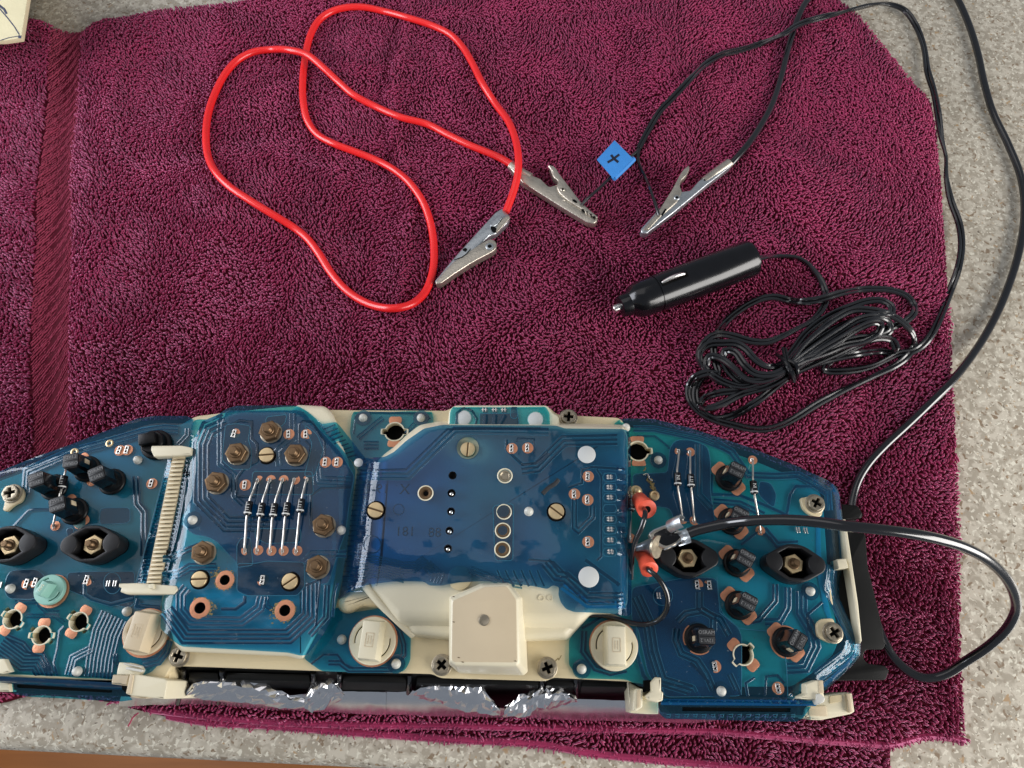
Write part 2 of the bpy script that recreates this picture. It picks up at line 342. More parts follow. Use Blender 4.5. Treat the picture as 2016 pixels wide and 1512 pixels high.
def towel_z(p, poly, top, low):
    d = polydist(p, poly); e = np.clip(d/9, 0, 1); z = low+(top-low)*np.sqrt(1-(1-e)**2)
    k = np.clip(d/40, 0, 1)
    calm = np.clip(polydist(p, CALM, False)/75, .35, 1); z = z+k*calm*(vnoise(p, 85, 3, 12.0)+vnoise(p, 36, 5, 4.0)-8.0)
    z += k*(ridge(p, [(215, 60), (190, 400), (190, 800)], 16, 4.5)+ridge(p, [(800, 0), (770, 200), (800, 420), (790, 640)], 5, 2.6)-ridge(p, [(780, 0), (750, 200), (780, 420)], 5, 1.6)+ridge(p, [(690, 0), (680, 200), (640, 500)], 9, 2.0)+ridge(p, [(1840, 250), (1850, 600), (1870, 1000)], 10, 2.5)
        +ridge(p, [(1250, -20), (1330, 220), (1700, 420)], 18, 3.0)+ridge(p, [(0, 200), (30, 420)], 16, 3.5)+ridge(p, [(300, 640), (700, 700), (1100, 660)], 20, 3.0)+ridge(p, [(1500, 480), (1800, 560)], 14, 2.5))
    z -= 2.2*np.exp(-(polydist(p, Wa([((a[0]+b[0])/2, a[1]) for a, b in zip(bandL, bandR)], 5)[:, :2], False)/9)**2)
    return np.maximum(z, low)
def grid_in(poly, s, jit=0, hexa=True):
    lo, hi = poly.min(0), poly.max(0); xs = np.arange(lo[0], hi[0], s); ys = np.arange(lo[1], hi[1], s*.87)
    X, Y = np.meshgrid(xs, ys); X = X+(np.arange(len(ys)) % 2)[:, None]*s/2
    p = np.stack([X.ravel(), Y.ravel()], 1)+rng.normal(0, 1, (X.size, 2))*jit; return p[inpoly(p, poly)]
def cloth(name, poly_px, zref, poly, top, low, m):
    me = fill2d([tuple(q) for q in poly]); bm = bmesh.new(); bm.from_mesh(me); bpy.data.meshes.remove(me)
    lo, hi = poly.min(0), poly.max(0)
    for ax, no in ((0, (1, 0, 0)), (1, (0, 1, 0))):
        for c in np.arange(lo[ax]+1, hi[ax], 7):
            co = [0, 0, 0]; co[ax] = c; bmesh.ops.bisect_plane(bm, geom=bm.verts[:]+bm.edges[:]+bm.faces[:], plane_co=co, plane_no=no)
    P = np.array([v.co[:2] for v in bm.verts]); Z = towel_z(P, poly, top, low)
    for v, z in zip(bm.verts, Z): v.co.z = z
    bmesh.ops.recalc_face_normals(bm, faces=bm.faces)
    if sum(f_.normal.z for f_ in bm.faces) < 0: bmesh.ops.reverse_faces(bm, faces=bm.faces)
    r = bmesh.ops.extrude_face_region(bm, geom=bm.faces[:]); 
    for g in r['geom']:
        if isinstance(g, bmesh.types.BMVert): g.co.z = max(g.co.z-2.5, low-.9)
    bmesh.ops.recalc_face_normals(bm, faces=bm.faces)
    return put(name, from_bm(name, bm, m, True, 70), tw)
def loops(name, P, Z, m, h0=1.7, r0=.42, lean=1.0, flat=None, seed=1):
    """every loop of pile a small bent tube; joined into one part"""
    n = len(P); a = vnoise(P, 60, 11+seed)*2*math.pi*1.5+vnoise(P, 17, 21+seed)*2.0+rng.normal(0, .5, n)
    if flat is not None: a = np.full(n, flat)+rng.normal(0, .12, n)
    d = np.stack([np.cos(a), np.sin(a), np.zeros(n)], 1); q = np.stack([-np.sin(a), np.cos(a), np.zeros(n)], 1)
    H = h0*rng.uniform(.7, 1.25, n); ln = H*lean*rng.uniform(.6, 1.3, n); r = r0*rng.uniform(.8, 1.2, n)
    base = np.concatenate([P, Z[:, None]-.3], 1); up = np.array([0, 0, 1.])
    tw_ = rng.normal(0, .35, n)
    rings = []
    for s, t, rr in ((-.15, 0, .9), (.15, .62, 1.05), (.62, 1.0, 1.1), (1.15, .86, 1.0), (1.35, .3, .8)):
        c = base+d*(s*ln)[:, None]+up*(t*H)[:, None]+q*(tw_*s*H*.4)[:, None]
        T = {0: (.3, 1), .62: (.6, .8), 1.0: (1, .1), .86: (.8, -.6), .3: (.2, -1)}[t]
        nrm = d*(-T[1])+up*T[0]
        for k in range(3):
            an = 2*math.pi*k/3+math.pi/2; rings.append(c+(q*math.cos(an)+nrm*math.sin(an))*(r*rr)[:, None])
    V = np.stack(rings, 1).reshape(-1, 3)     # n x 15
    F_ = []
    for i in range(4):
        for k in range(3): F_.append([i*3+k, i*3+(k+1) % 3, (i+1)*3+(k+1) % 3, (i+1)*3+k])
    F_ = np.array(F_); A = (np.arange(n)*15)[:, None, None]+F_[None]; A = A.reshape(-1, 4)
    me = bpy.data.meshes.new(name); me.vertices.add(len(V)); me.vertices.foreach_set('co', (V*MM).ravel())
    me.loops.add(A.size); me.loops.foreach_set('vertex_index', A.ravel().astype(np.int32))
    me.polygons.add(len(A)); me.polygons.foreach_set('loop_start', np.arange(0, A.size, 4, dtype=np.int32)); me.polygons.foreach_set('loop_total', np.full(len(A), 4, np.int32))
    me.polygons.foreach_set('use_smooth', np.ones(len(A), bool)); me.update(); me.validate(); me.materials.append(M[m])
    o = put(name, me, tw); o['kind'] = 'stuff'; return o
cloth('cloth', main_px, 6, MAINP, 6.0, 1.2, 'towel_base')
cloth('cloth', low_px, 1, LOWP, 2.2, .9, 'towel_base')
HID = Wa([(-160, 1000), (40, 945), (260, 870), (1260, 870), (1500, 940), (1620, 1000), (1640, 1300), (1500, 1340), (-160, 1340)], 6)[:, :2]
P = grid_in(MAINP, 1.68, .34); P = P[~inpoly(P, HID)]; P = P[~inpoly(P, BANDP)]
loops('terry_pile', P, towel_z(P, MAINP, 6.0, 1.2), 'towel_pile', h0=1.75, r0=.50, lean=.62)
P = grid_in(LOWP, 1.8, .3); P = P[~inpoly(P, Wa([(-100, 900), (1800, 900), (1800, 1400), (1500, 1415), (300, 1385)], 6)[:, :2])]
loops('terry_pile', P, towel_z(P, LOWP, 2.2, .9), 'towel_pile', h0=1.6, r0=.48, lean=.75, seed=4)
P = grid_in(BANDP, 1.5, .12); P = P[inpoly(P, MAINP)]; P = P[~inpoly(P, HID)]
sl = np.sin((P[:, 0]*.86-P[:, 1]*.5)*2*math.pi/5.2)      # slanted ribs of the woven border
loops('woven_border', P, towel_z(P, MAINP, 6.0, 1.2)+.35*sl, 'towel_band', h0=.5, r0=.5, lean=2.6, flat=R(62), seed=6)
# fringe along the front hem: small light threads
hemA = [(x, y) for x, y in main_px if y > 1400 and 300 <= x <= 1900 or (x, y) == (1904, 1450)]
for src, zz, nn in ((sorted([p for p in main_px if p[1] > 1395 and p[0] > 290 and p[0] < 1899]), 3.0, 'hem'), (sorted([p for p in low_px if p[1] > 1405 and p[0] > 300]), 1.4, 'hem')):
    P3 = [W(a[0], a[1]-3, zz) for a in src]
    Pc = crom(P3, 3.0); vv, ff = tube_vf(Pc, 1.7, 8); h_ = put(nn, mesh(nn, vv, ff, 'towel_pile'), tw)
    Q = []
    for c in Pc:
        for _ in range(5): Q.append((c.x+random.uniform(-1.5, 1.5), c.y+random.uniform(-1.3, 1.0)))
    Q = np.array(Q); loops('hem_threads', Q, np.full(len(Q), zz+.6), 'towel_pile', h0=1.1, r0=.36, seed=9)
tube('loose_thread', [(272, 1404, 3), (262, 1412, 1.5), (255, 1425, 1), (252, 1430, 1)], .35, 'towel_band', tw, n=6, step=1)
# ================================================================== OLD CREAM BOX
bx = thing('box', 'worn cream box with a dark scratched seam on the upper left towel corner', 'box', W(0, 30, 6))
mat('old_card', (.78, .70, .45), .5, var=.12, vs=70, bump=.1, bs=400); mat('card_side', (.50, .46, .36), .7, var=.25, vs=120, bump=.1, bs=500); mat('scuff', (.05, .06, .11), .7, var=.4, vs=500)
zt = 42
loft2('body', [(-150, -90), (68, -90), (41, 76), (8, 81), (-150, 84)], zt, [(-140, -80), (75, -80), (48, 75), (10, 84), (-140, 90)], 7, 'card_side', bx, bev=.8)
ext('lid', [(-150, -90), (68, -90), (42, 74), (8, 79), (-150, 82)], zt+2.6, zt-.6, 'old_card', bx, bev=.5)
def stroke(name, pts, w, z, m, parent, h=.12):
    return ribbon(name, pts, w, lambda a: np.full(len(a), float(z)), m, parent, h)
def ribbon(name, pts, w, zf, m, parent, h=.12, step=6, wmm=None, ends=True, build=True):
    """thin raised strip following a polyline given in photo px, width w px, laid on a surface of height zf"""
    P = [np.array(p[:2], float) for p in pts]; Q = [P[0]]
    for a, b in zip(P[:-1], P[1:]):
        k = max(1, int(np.hypot(*(b-a))/step)); Q += [a+(b-a)*j/k for j in range(1, k+1)]
    Q = np.array(Q); T = np.zeros_like(Q); d = Q[1:]-Q[:-1]; d /= np.maximum(np.hypot(d[:, 0], d[:, 1]), 1e-9)[:, None]
    T[0] = d[0]; T[-1] = d[-1]; T[1:-1] = d[:-1]+d[1:]; T /= np.maximum(np.hypot(T[:, 0], T[:, 1]), 1e-9)[:, None]
    N = np.stack([-T[:, 1], T[:, 0]], 1); mi = np.ones(len(Q)); mi[1:-1] = 1/np.clip((d[:-1]*T[1:-1]).sum(1), .5, 1)
    hw = w/2*mi[:, None]; n = len(Q); rows = []
    for off, dz in ((-1, -.04), (-.82, h), (.82, h), (1, -.04)):
        A = Q+N*hw*off; z = zf(A)+dz; rows.append(Wa(A, z))
    V = np.stack(rows, 1).reshape(-1, 3); Fc = []
    for i in range(n-1):
        for k in range(3): Fc.append([i*4+k, i*4+k+1, (i+1)*4+k+1, (i+1)*4+k])
    if not build: return V, Fc
    return put(name, mesh(name, V, Fc, m, True, 50), parent)
stroke('seam', [(-20, -12), (0, 18), (14, 34), (28, 52), (38, 68)], 2.4, zt+2.6, 'scuff', bx)
stroke('stain', [(-5, 8), (8, 18), (13, 27)], 5, zt+2.6, 'scuff', bx)
stroke('stain', [(36, 72), (42, 73)], 6, zt+2.6, 'scuff', bx)
stroke('lid_edge_line', [(0, 79.5), (18, 74), (36, 71)], 1.6, zt+2.6, 'scuff', bx)
# ================================================================== ALLIGATOR CLIPS AND LEADS
def lay(pts, r, sink=.4):
    """rest a cable on whatever it crosses: towel pile or bare counter"""
    out = []
    for px, py, z in [p[:3] for p in pts]:
        for _ in range(3):
            q = W(px, py, z); a = np.array([[q.x, q.y]]); top = float(towel_z(a, MAINP, 6.0, 1.2)[0])+1.5 if inpoly(a, MAINP)[0] else 0
            z = max(z if z > 12.4 or not inpoly(a, MAINP)[0] else 0, top+r-sink)
        out.append((px, py, z+(max(0, top-7.5)*.6 if z > 12.4 else 0)))
    return out
def plate(name, pts, z1, z0, m, par, bev=.5, holes=(), rnd=4): return ext(name, fillet(pts, rnd), z1, z0, m, par, holes=holes, bev=bev)
def rivet(name, px, py, z, r, par, m='clip_steel', hole=True):
    o = put(name, lathe_me(name, [(r, 0), (r, .5), (r*.8, .8), (r*.55, .8), (r*.5, .2), (.01, .2)] if hole else [(r, 0), (r, .4), (r*.6, .8), (.01, .9)], m, 20), par, W(px, py, z))
    if hole: put(name+'_hole', lathe_me(name+'_hole', [(r*.48, .21), (r*.48, .3), (.01, .3)], 'void', 16), par, W(px, py, z))
    return o
red = thing('test_lead', 'red test lead looped on the towel with a bare steel clip at each end', 'test lead', W(700, 300, 7), 'test leads with alligator clips')
red_px = [(1013, 328, 12), (985, 311, 11), (960, 300, 10), (925, 286, 9.5), (885, 267, 9.5), (840, 244, 10), (790, 231, 10), (740, 210, 10.5), (695, 186, 11), (665, 160, 12), (635, 132, 14), (605, 108, 15.5), (572, 99, 14.5), (535, 97.5, 12), (500, 102, 11), (470, 117, 10.5), (445, 143, 10), (425, 180, 10), (411, 220, 10), (405.5, 265, 10), (409, 305, 10), (424, 338, 10), (450, 366, 10), (488, 392, 10), (535, 421, 10), (580, 449, 10), (605, 470, 10), (628, 500, 10), (650, 535, 10), (675, 565, 10), (705, 588, 10), (740, 603, 10), (775, 607, 10), (808, 600, 10), (835, 578, 10), (848, 550, 10), (854, 520, 10), (853, 470, 10), (845, 430, 10), (830, 393, 10), (806, 360, 10), (775, 334, 10), (740, 315, 10), (700, 299, 10), (660, 284, 10), (625, 265, 10), (605, 237, 10), (597, 200, 10), (596, 160, 10), (600, 120, 9.5), (604, 95, 9.5), (613, 65, 10), (628, 40, 10), (650, 24, 10), (680, 15, 10), (715, 14, 10), (755, 22, 10), (800, 34, 10), (850, 50, 10), (885, 67, 10), (910, 92, 10), (930, 125, 10), (950, 165, 10.5), (975, 204, 11), (1000, 238, 13), (1014, 272, 15.5), (1020.5, 310, 17.5), (1019, 345, 17), (1010, 380, 15), (996, 417, 13)]
red_px = lay(red_px, 2.15); tube('cable', red_px, 2.15, 'red_pvc', red, n=14, step=2)
z5 = lambda pts, ox, oy, k: ZP(ox, oy, k, pts)
c1 = lambda pts: ZP(820, 260, 4.448, pts)
def clip_a(par):
    lower = plate('clip_jaw', c1([(818, 312), (850, 272), (900, 318), (1000, 372), (1085, 405), (1130, 450), (1160, 478), (1240, 455), (1310, 520), (1400, 610), (1440, 668), (1590, 742), (1585, 775), (1555, 800), (1500, 790), (1300, 672), (1130, 565), (930, 440)]), 13.5, 8.6, 'clip_steel', par, .8)
    plate('clip_jaw', c1([(1160, 292), (1195, 290), (1225, 318), (1248, 360), (1330, 465), (1440, 610), (1500, 665), (1590, 740), (1580, 752), (1530, 735), (1490, 712), (1470, 690), (1430, 662), (1330, 600), (1250, 530), (1225, 475), (1242, 425), (1200, 395), (1182, 350)]), 14.6, 9.2, 'clip_steel', par, .6)
    for a, b in (((1445, 672), (1462, 690)), ((1478, 690), (1494, 708)), ((1510, 712), (1530, 730)), ((1540, 735), (1560, 750))):
        ext('tooth', c1([a, (b[0]+6, b[1]-14), (b[0]+4, b[1]+8)]), 14.75, 12, 'void', par, bev=.05)
    rivet('rivet', *c1([(1280, 505)])[0], 14.4, 1.3, par); rivet('rivet', *c1([(1292, 598)])[0], 13.3, .75, par, hole=False)
    ext('slot', fillet(c1([(1362, 590), (1385, 588), (1410, 612), (1400, 622), (1372, 608)]), 2), 14.75, 13, 'void', par, bev=.02)
    P = [W(*p) for p in ZP(820, 260, 4.448, [(826, 292)])[:0]] 
    tube('clip_barrel', [c1([(822, 291)])[0]+(11.8,), c1([(900, 345)])[0]+(11.5,), c1([(1000, 400)])[0]+(11.2,)], 2.75, 'clip_steel', par, n=16)
    tube('thumb_lip', [c1([(1163, 300)])[0]+(13.6,), c1([(1195, 345)])[0]+(13.8,), c1([(1222, 392)])[0]+(13.5,)], 1.0, 'clip_steel', par, n=10)
clip_a(red)
def clip_c(par):
    plate('clip_jaw', c1([(752, 662), (822, 738), (800, 790), (695, 890), (640, 905), (560, 985), (500, 1040), (400, 1120), (300, 1200), (200, 1300), (165, 1322), (160, 1300), (250, 1190), (330, 1095), (470, 940), (690, 700)]), 13.6, 8.5, 'clip_bright', par, 1.0)
    plate('clip_jaw', c1([(640, 935), (680, 942), (704, 975), (700, 1015), (665, 1045), (560, 1100), (480, 1145), (330, 1240), (210, 1325), (170, 1330), (168, 1310), (260, 1200), (330, 1130), (420, 1070), (560, 975)]), 14.6, 9.0, 'clip_steel', par, .7)
    rivet('rivet', *c1([(641, 1005)])[0], 14.4, 2.3, par, 'clip_bright')
    ext('slot', fillet(c1([(645, 828), (672, 822), (700, 838), (690, 880), (660, 862)]), 3), 14.6, 12, 'void', par, bev=.02)
    ext('crimp_fold', fillet(c1([(640, 815), (700, 742), (742, 725), (752, 750), (700, 815), (665, 830)]), 5), 14.7, 13, 'clip_bright', par, bev=.4)
    ext('crimp_fold', fillet(c1([(700, 830), (765, 740), (815, 730), (820, 750), (705, 880), (690, 870)]), 5), 14.3, 13, 'clip_steel', par, bev=.4)
    ext('slot', fillet(c1([(400, 1030), (425, 1012), (445, 1022), (430, 1045)]), 2), 14.0, 12, 'void', par, bev=.02)
    stroke('jaw_gap', c1([(330, 1120), (400, 1095), (440, 1065), (475, 1020)]), 1.8, 14.6, 'void', par)
clip_c(red)
blk = thing('test_lead', 'black test lead clipped to the circuit film and looping off the right of the towel', 'test lead', W(1700, 900, 7), 'test leads with alligator clips')
bk1 = [(1350, 1052, 66.5), (1368, 1045, 67.5), (1400, 1037, 69.5), (1430, 1031, 72), (1475, 1025.5, 78), (1540, 1023.5, 84), (1600, 1027, 88), (1660, 1035, 91), (1720, 1041, 92), (1790, 1050, 91), (1850, 1062, 88), (1900, 1078, 83), (1945, 1103, 76), (1980, 1137, 67), (1998, 1173, 57), (1999, 1205, 47), (1980, 1240, 37), (1945, 1273, 27), (1900, 1303, 18), (1868, 1324, 14), (1843, 1333, 12), (1812, 1333, 11), (1783, 1318, 10.5), (1757, 1292, 10), (1740, 1262, 10), (1733, 1245, 10), (1715, 1200, 10), (1690, 1120, 10.5), (1678, 1040, 11), (1676, 1000, 11.5), (1680, 975, 11), (1690, 945, 10.5), (1710, 913, 10.5), (1742, 878, 10.5), (1785, 838, 10.5), (1830, 795, 10.5), (1870, 755, 10), (1905, 712, 7), (1940, 660, 4), (1975, 590, 3), (2005, 500, 3), (2017, 420, 3), (2010, 350, 3), (1985, 285, 3), (1955, 222, 3), (1938, 165, 3), (1925, 105, 3), (1908, 50, 3), (1886, 0, 3), (1850, -60, 3), (1760, -90, 4), (1660, -60, 9), (1590, 0, 10), (1570, 38, 10), (1553, 90, 10), (1538, 150, 10.5), (1520, 205, 10.5), (1496, 250, 11), (1468, 290, 11.5), (1438, 324, 12)]
bk1 = bk1[:25]+lay(bk1[25:], 2.1); tube('cable', bk1, 2.1, 'black_pvc', blk, n=14, step=2)
c2 = lambda pts: ZP(1140, 240, 3.781, pts)
def clip_b(par):
    plate('clip_jaw', c2([(1098, 292), (1140, 322), (960, 462), (720, 662), (600, 755), (505, 830), (465, 825), (458, 795), (545, 700), (640, 590), (700, 530), (770, 515), (830, 508), (895, 432), (960, 400)]), 13.6, 8.6, 'clip_bright', par, .9)
    plate('clip_jaw', c2([(818, 318), (826, 345), (800, 398), (758, 436), (750, 478), (768, 512), (735, 590), (680, 640), (610, 700), (520, 800), (475, 800), (585, 668), (640, 585), (700, 490), (745, 400), (775, 355)]), 14.6, 9.2, 'clip_steel', par, .7)
    rivet('rivet', *c2([(727, 567)])[0], 14.4, 1.7, par, 'clip_bright')
    ext('slot', fillet(c2([(612, 690), (640, 645), (655, 648), (640, 672), (618, 695)]), 2), 14.72, 13, 'void', par, bev=.02)
    ext('slot', fillet(c2([(925, 430), (955, 405), (962, 415), (935, 440)]), 2), 13.75, 12.5, 'void', par, bev=.02)
    tube('clip_barrel', [c2([(1118, 307)])[0]+(12,), c2([(1020, 378)])[0]+(11.6,), c2([(930, 448)])[0]+(11.2,)], 2.8, 'clip_steel', par, n=16)
clip_b(blk)
def clip_board(par):
    """open clip standing on the film, its crimp wings round the cable"""
    k = 6.875; q = lambda pts: ZP(1220, 900, k, pts)
    plate('clip_jaw', q([(390, 1040), (470, 985), (600, 930), (700, 935), (800, 985), (900, 1000), (920, 1080), (840, 1130), (740, 1200), (640, 1250), (540, 1215), (440, 1130)]), 66.5, 62.5, 'clip_steel', par, .6)
    ext('clip_hollow', fillet(q([(450, 1040), (600, 965), (700, 960), (780, 1010), (850, 1060), (760, 1150), (640, 1205), (560, 1180), (500, 1110)]), 6), 66.7, 66.0, 'black_gloss', par, bev=.1)  # black plate painting the shade inside the open channel
    stroke('clip_edge', q([(400, 1035), (470, 985), (570, 945), (610, 930), (700, 940)]), 2.6, 67.3, 'clip_bright', par, .4)
    stroke('clip_edge', q([(600, 1255), (680, 1212), (750, 1200), (800, 1145), (860, 1125)]), 2.6, 67.3, 'clip_bright', par, .4)
    # two curled crimp wings
    for ctrl, nm in (([(700, 940, 68), (780, 900, 71), (860, 870, 73)], 1), ([(780, 1110, 68), (860, 1085, 70), (930, 1060, 71)], -1)):
        P = crom([W(*ZP(1220, 900, k, [c])[0][:2], c[2]) for c in ctrl], .8); T, U = frames(P); v = []; f = []; m_ = 10
        for i, p in enumerate(P):
            s, u = U[i]
            for j in range(m_+1):
                a = R(-60+j/m_*210) if nm == 1 else R(160+j/m_*200); rr = 2.9
                v.append(tuple(p+s*math.cos(a)*rr*-nm+u*math.sin(a)*rr))
            for j in range(m_+1):
                a = R(-60+j/m_*210) if nm == 1 else R(160+j/m_*200); rr = 2.45
                v.append(tuple(p+s*math.cos(a)*rr*-nm+u*math.sin(a)*rr))
        w_ = 2*(m_+1)
        for i in range(len(P)-1):
            for j in range(m_):
                f.append([i*w_+j, i*w_+j+1, (i+1)*w_+j+1, (i+1)*w_+j]); b = m_+1
                f.append([i*w_+b+j+1, i*w_+b+j, (i+1)*w_+b+j, (i+1)*w_+b+j+1])
            for j in (0, m_): f.append([i*w_+j, (i+1)*w_+j, (i+1)*w_+m_+1+j, i*w_+m_+1+j])
        for i in (0, len(P)-1):
            for j in range(m_): f.append([i*w_+j, i*w_+j+1, i*w_+m_+2+j, i*w_+m_+1+j])
        put('crimp_wing', mesh('crimp_wing', v, f, 'clip_bright', True, 40), par)
    # bell-shaped lower jaw reaching to the pin
    P = crom([W(*q([(215, 1235)])[0], 62), W(*q([(330, 1210)])[0], 63.2), W(*q([(420, 1200)])[0], 64.5), W(*q([(495, 1212)])[0], 66)], .8); nn = len(P)
    v, f = tube_vf(P, [1.3+3.3*(i/(nn-1))**1.6 for i in range(nn)], 18); put('clip_jaw', mesh('clip_jaw', v, f, 'clip_bright'), par)
    v, f = tube_vf([P[-1]-(P[-1]-P[-2]).normalized()*.2, P[-1]+(P[-1]-P[-2]).normalized()*.7], 4.6, 22); put('clip_collar', mesh('clip_collar', v, f, 'old_steel'), par)
clip_board(blk)
# ================================================================== 12 V PLUG, TWIN FLEX, COIL, FLAG
pw = thing('power_plug_lead', 'black 12 volt vehicle plug with its thin twin flex coiled and tied beside it', 'power lead', W(1350, 560, 7))
A = W(1208, 609, 19.5); B = W(1482, 507, 20.5); Lp = (B-A).length; rot = (B-A).to_track_quat('X', 'Z').to_euler()
def along(name, prof, m, n=32): return put(name, lathe_me(name, prof, m, n, 30, 'x'), pw, A, rot=rot)
along('plug_body', [(4.6, 3.6), (5.7, 4.1), (6.0, 5), (6.3, 9.2), (6.9, 9.8), (8.7, 12.2), (9.3, 13.6), (9.8, 17), (9.8, 24), (9.8, 24.3), (9.45, 24.5), (9.45, 24.9), (9.95, 25.1), (10.1, 40), (10.2, 58), (10.2, Lp-3), (9.6, Lp-.9), (8.2, Lp), (2.2, Lp+.3)], 'black_gloss')
along('plug_tip', [(1.5, -.2), (2.0, .2), (2.1, 1.0), (2.1, 6)], 'tin', 20)
zt_ = 9.75
def on_plug(x, y, z): return tuple(A+Matrix(rot.to_matrix())@Vector((x, y, z)))
v = [on_plug(*p) for p in [(26, -1.6, 9.93), (41, -1.6, 9.93), (41, 1.6, 9.93), (26, 1.6, 9.93), (26, -1.6, 10.25), (41, -1.6, 10.33), (41, 1.6, 10.33), (26, 1.6, 10.25)]]
put('spring_slot', mesh('spring_slot', v, [[0, 3, 2, 1], [4, 5, 6, 7], [0, 1, 5, 4], [1, 2, 6, 5], [2, 3, 7, 6], [3, 0, 4, 7]], 'void', False), pw)
tube('side_contact', [on_plug(26.5, .2, 10.2), on_plug(30, .1, 11.3), on_plug(35, 0, 11.9), on_plug(39, 0, 10.9)], [.55]*40, 'tin', pw, n=8, step=.6, px=False) if False else None
P = crom([Vector(on_plug(26.5, .2, 10.0)), Vector(on_plug(30, .3, 11.2)), Vector(on_plug(35, .2, 11.9)), Vector(on_plug(39.5, 0, 11.2))], .5); n_ = len(P)
v, f = tube_vf(P, [.35+.75*math.sin(math.pi*min(1, (i+2)/(n_+1)))**.6 for i in range(n_)], 10); put('side_contact', mesh('side_contact', v, f, 'tin'), pw)
c3 = lambda pts: ZP(1330, 460, 3.6, pts)
coil = [(545, 190, 18), (620, 168, 14), (700, 160, 11), (790, 160, 10.5), (865, 170, 10.5), (930, 205, 10.5), (985, 265, 10.5), (1030, 330, 10.5), (1062, 420, 11), (1060, 490, 11.5), (1030, 550, 11.5), (960, 620, 11.5), (860, 675, 11.5), (740, 735, 12), (640, 770, 12), (540, 765, 12), (420, 730, 12), (330, 712, 13), (250, 730, 14), (195, 790, 13), (165, 860, 12), (190, 930, 12), (260, 1000, 13), (370, 1060, 14), (480, 1082, 15), (600, 1050, 16), (700, 1010, 17), (800, 960, 18),
 (950, 870, 17), (1100, 800, 16), (1300, 740, 15), (1440, 730, 14), (1520, 690, 14), (1510, 620, 16), (1430, 590, 18), (1300, 610, 18), (1150, 700, 18), (1000, 800, 18), (850, 910, 19), (760, 980, 19), (620, 1040, 18), (500, 1030, 18), (420, 960, 18), (330, 890, 17), (240, 870, 15), (215, 940, 13), (270, 1020, 12), (380, 1070, 12.5), (500, 1080, 13), (640, 1030, 15), (780, 940, 16),
 (900, 840, 16), (1050, 720, 16), (1200, 640, 16), (1350, 590, 17), (1450, 570, 18), (1530, 560, 17), (1525, 510, 16), (1460, 475, 15), (1360, 478, 14), (1230, 520, 13), (1080, 590, 12.5), (930, 700, 13), (830, 830, 14), (740, 930, 16), (640, 940, 18), (560, 890, 19), (500, 820, 19), (430, 780, 18), (330, 775, 16), (230, 785, 14), (170, 850, 13), (185, 930, 12), (250, 985, 11), (200, 1010, 11), (150, 1080, 11), (140, 1160, 11), (170, 1240, 11), (260, 1310, 11), (400, 1290, 11), (560, 1200, 12), (700, 1090, 13), (820, 1000, 14.5),
 (960, 930, 14), (1100, 890, 13), (1300, 850, 12), (1450, 835, 11), (1540, 845, 11), (1562, 810, 11.5), (1540, 760, 12.5), (1450, 740, 14), (1300, 775, 15), (1100, 870, 15), (900, 960, 15), (760, 1010, 15), (600, 1080, 14), (450, 1110, 13), (300, 1130, 12), (200, 1170, 11), (170, 1215, 11), (220, 1240, 12), (320, 1210, 12.5), (480, 1130, 13), (650, 1080, 15), (780, 1010, 17), (880, 930, 18),
 (1000, 850, 18.5), (1150, 760, 19), (1300, 670, 19.5), (1400, 630, 20), (1450, 640, 19), (1440, 700, 17), (1340, 760, 16.5), (1200, 790, 17), (1050, 850, 18), (900, 900, 19), (800, 950, 19.5), (680, 1000, 19), (560, 990, 19), (480, 920, 19), (420, 840, 18), (350, 830, 16), (340, 900, 14), (380, 980, 13), (480, 1060, 14), (600, 1070, 15), (720, 1000, 17), (800, 920, 18),
 (900, 800, 18), (1020, 690, 18), (1150, 590, 18), (1260, 540, 18), (1400, 545, 18), (1520, 575, 17), (1620, 640, 15), (1680, 710, 12.5), (1690, 790, 11), (1640, 870, 10.5), (1550, 940, 10.5), (1420, 1005, 10.5), (1280, 1070, 10.5), (1150, 1130, 10.5), (1000, 1210, 10.5), (850, 1305, 10.5), (740, 1360, 10.5), (650, 1385, 10.5), (540, 1385, 10.5), (400, 1355, 10.5), (250, 1310, 10.5), (150, 1250, 10.5), (95, 1170, 10.5), (95, 1080, 11), (150, 1010, 12), (240, 985, 13), (300, 990, 13), (280, 900, 12.5), (270, 800, 12.5), (300, 700, 12), (350, 630, 10.5), (430, 560, 10.5), (540, 490, 10.5), (640, 455, 10.5), (720, 452, 10.5), (800, 472, 11), (900, 482, 12), (1000, 470, 13.5), (1080, 448, 14), (1180, 420, 12), (1300, 398, 10.5), (1420, 393, 10.5), (1540, 405, 10.5), (1640, 445, 10.5), (1690, 510, 11), (1685, 570, 11.5), (1630, 620, 12), (1540, 660, 13), (1450, 690, 14), (1300, 790, 14), (1120, 880, 13), (1050, 965, 11), (1200, 975, 10.5), (1380, 945, 10.5), (1500, 890, 10.5), (1580, 850, 10.5), (1680, 835, 10.5), (1740, 800, 10.5), (1810, 720, 10.5), (1890, 560, 10)]
coilP = [c3([c])[0] for c in coil]; coilP = [(x, y, z+1.2) for x, y, z in coilP]
run = [(1870, 575, 9.5), (1886, 530, 8), (1893, 480, 6), (1888, 440, 5), (1872, 395, 4.5), (1863, 350, 4.5), (1862, 310, 4.5), (1853, 270, 5.5), (1846, 220, 6.5), (1838, 180, 5), (1826, 140, 3.2), (1818, 90, 3), (1800, 45, 3), (1778, 18, 3.4), (1745, 7.5, 4.5), (1710, 11, 8), (1670, 21, 11), (1630, 31, 12.5), (1590, 42, 13.5), (1565, 53, 14.5), (1545, 66, 14.5), (1500, 85, 11), (1460, 98, 10), (1420, 108, 9.5), (1385, 130, 9.5), (1355, 160, 9.5), (1322, 195, 9.5), (1300, 218, 9.5), (1283, 245, 9.5), (1270, 268, 10), (1258, 292, 10.5)]
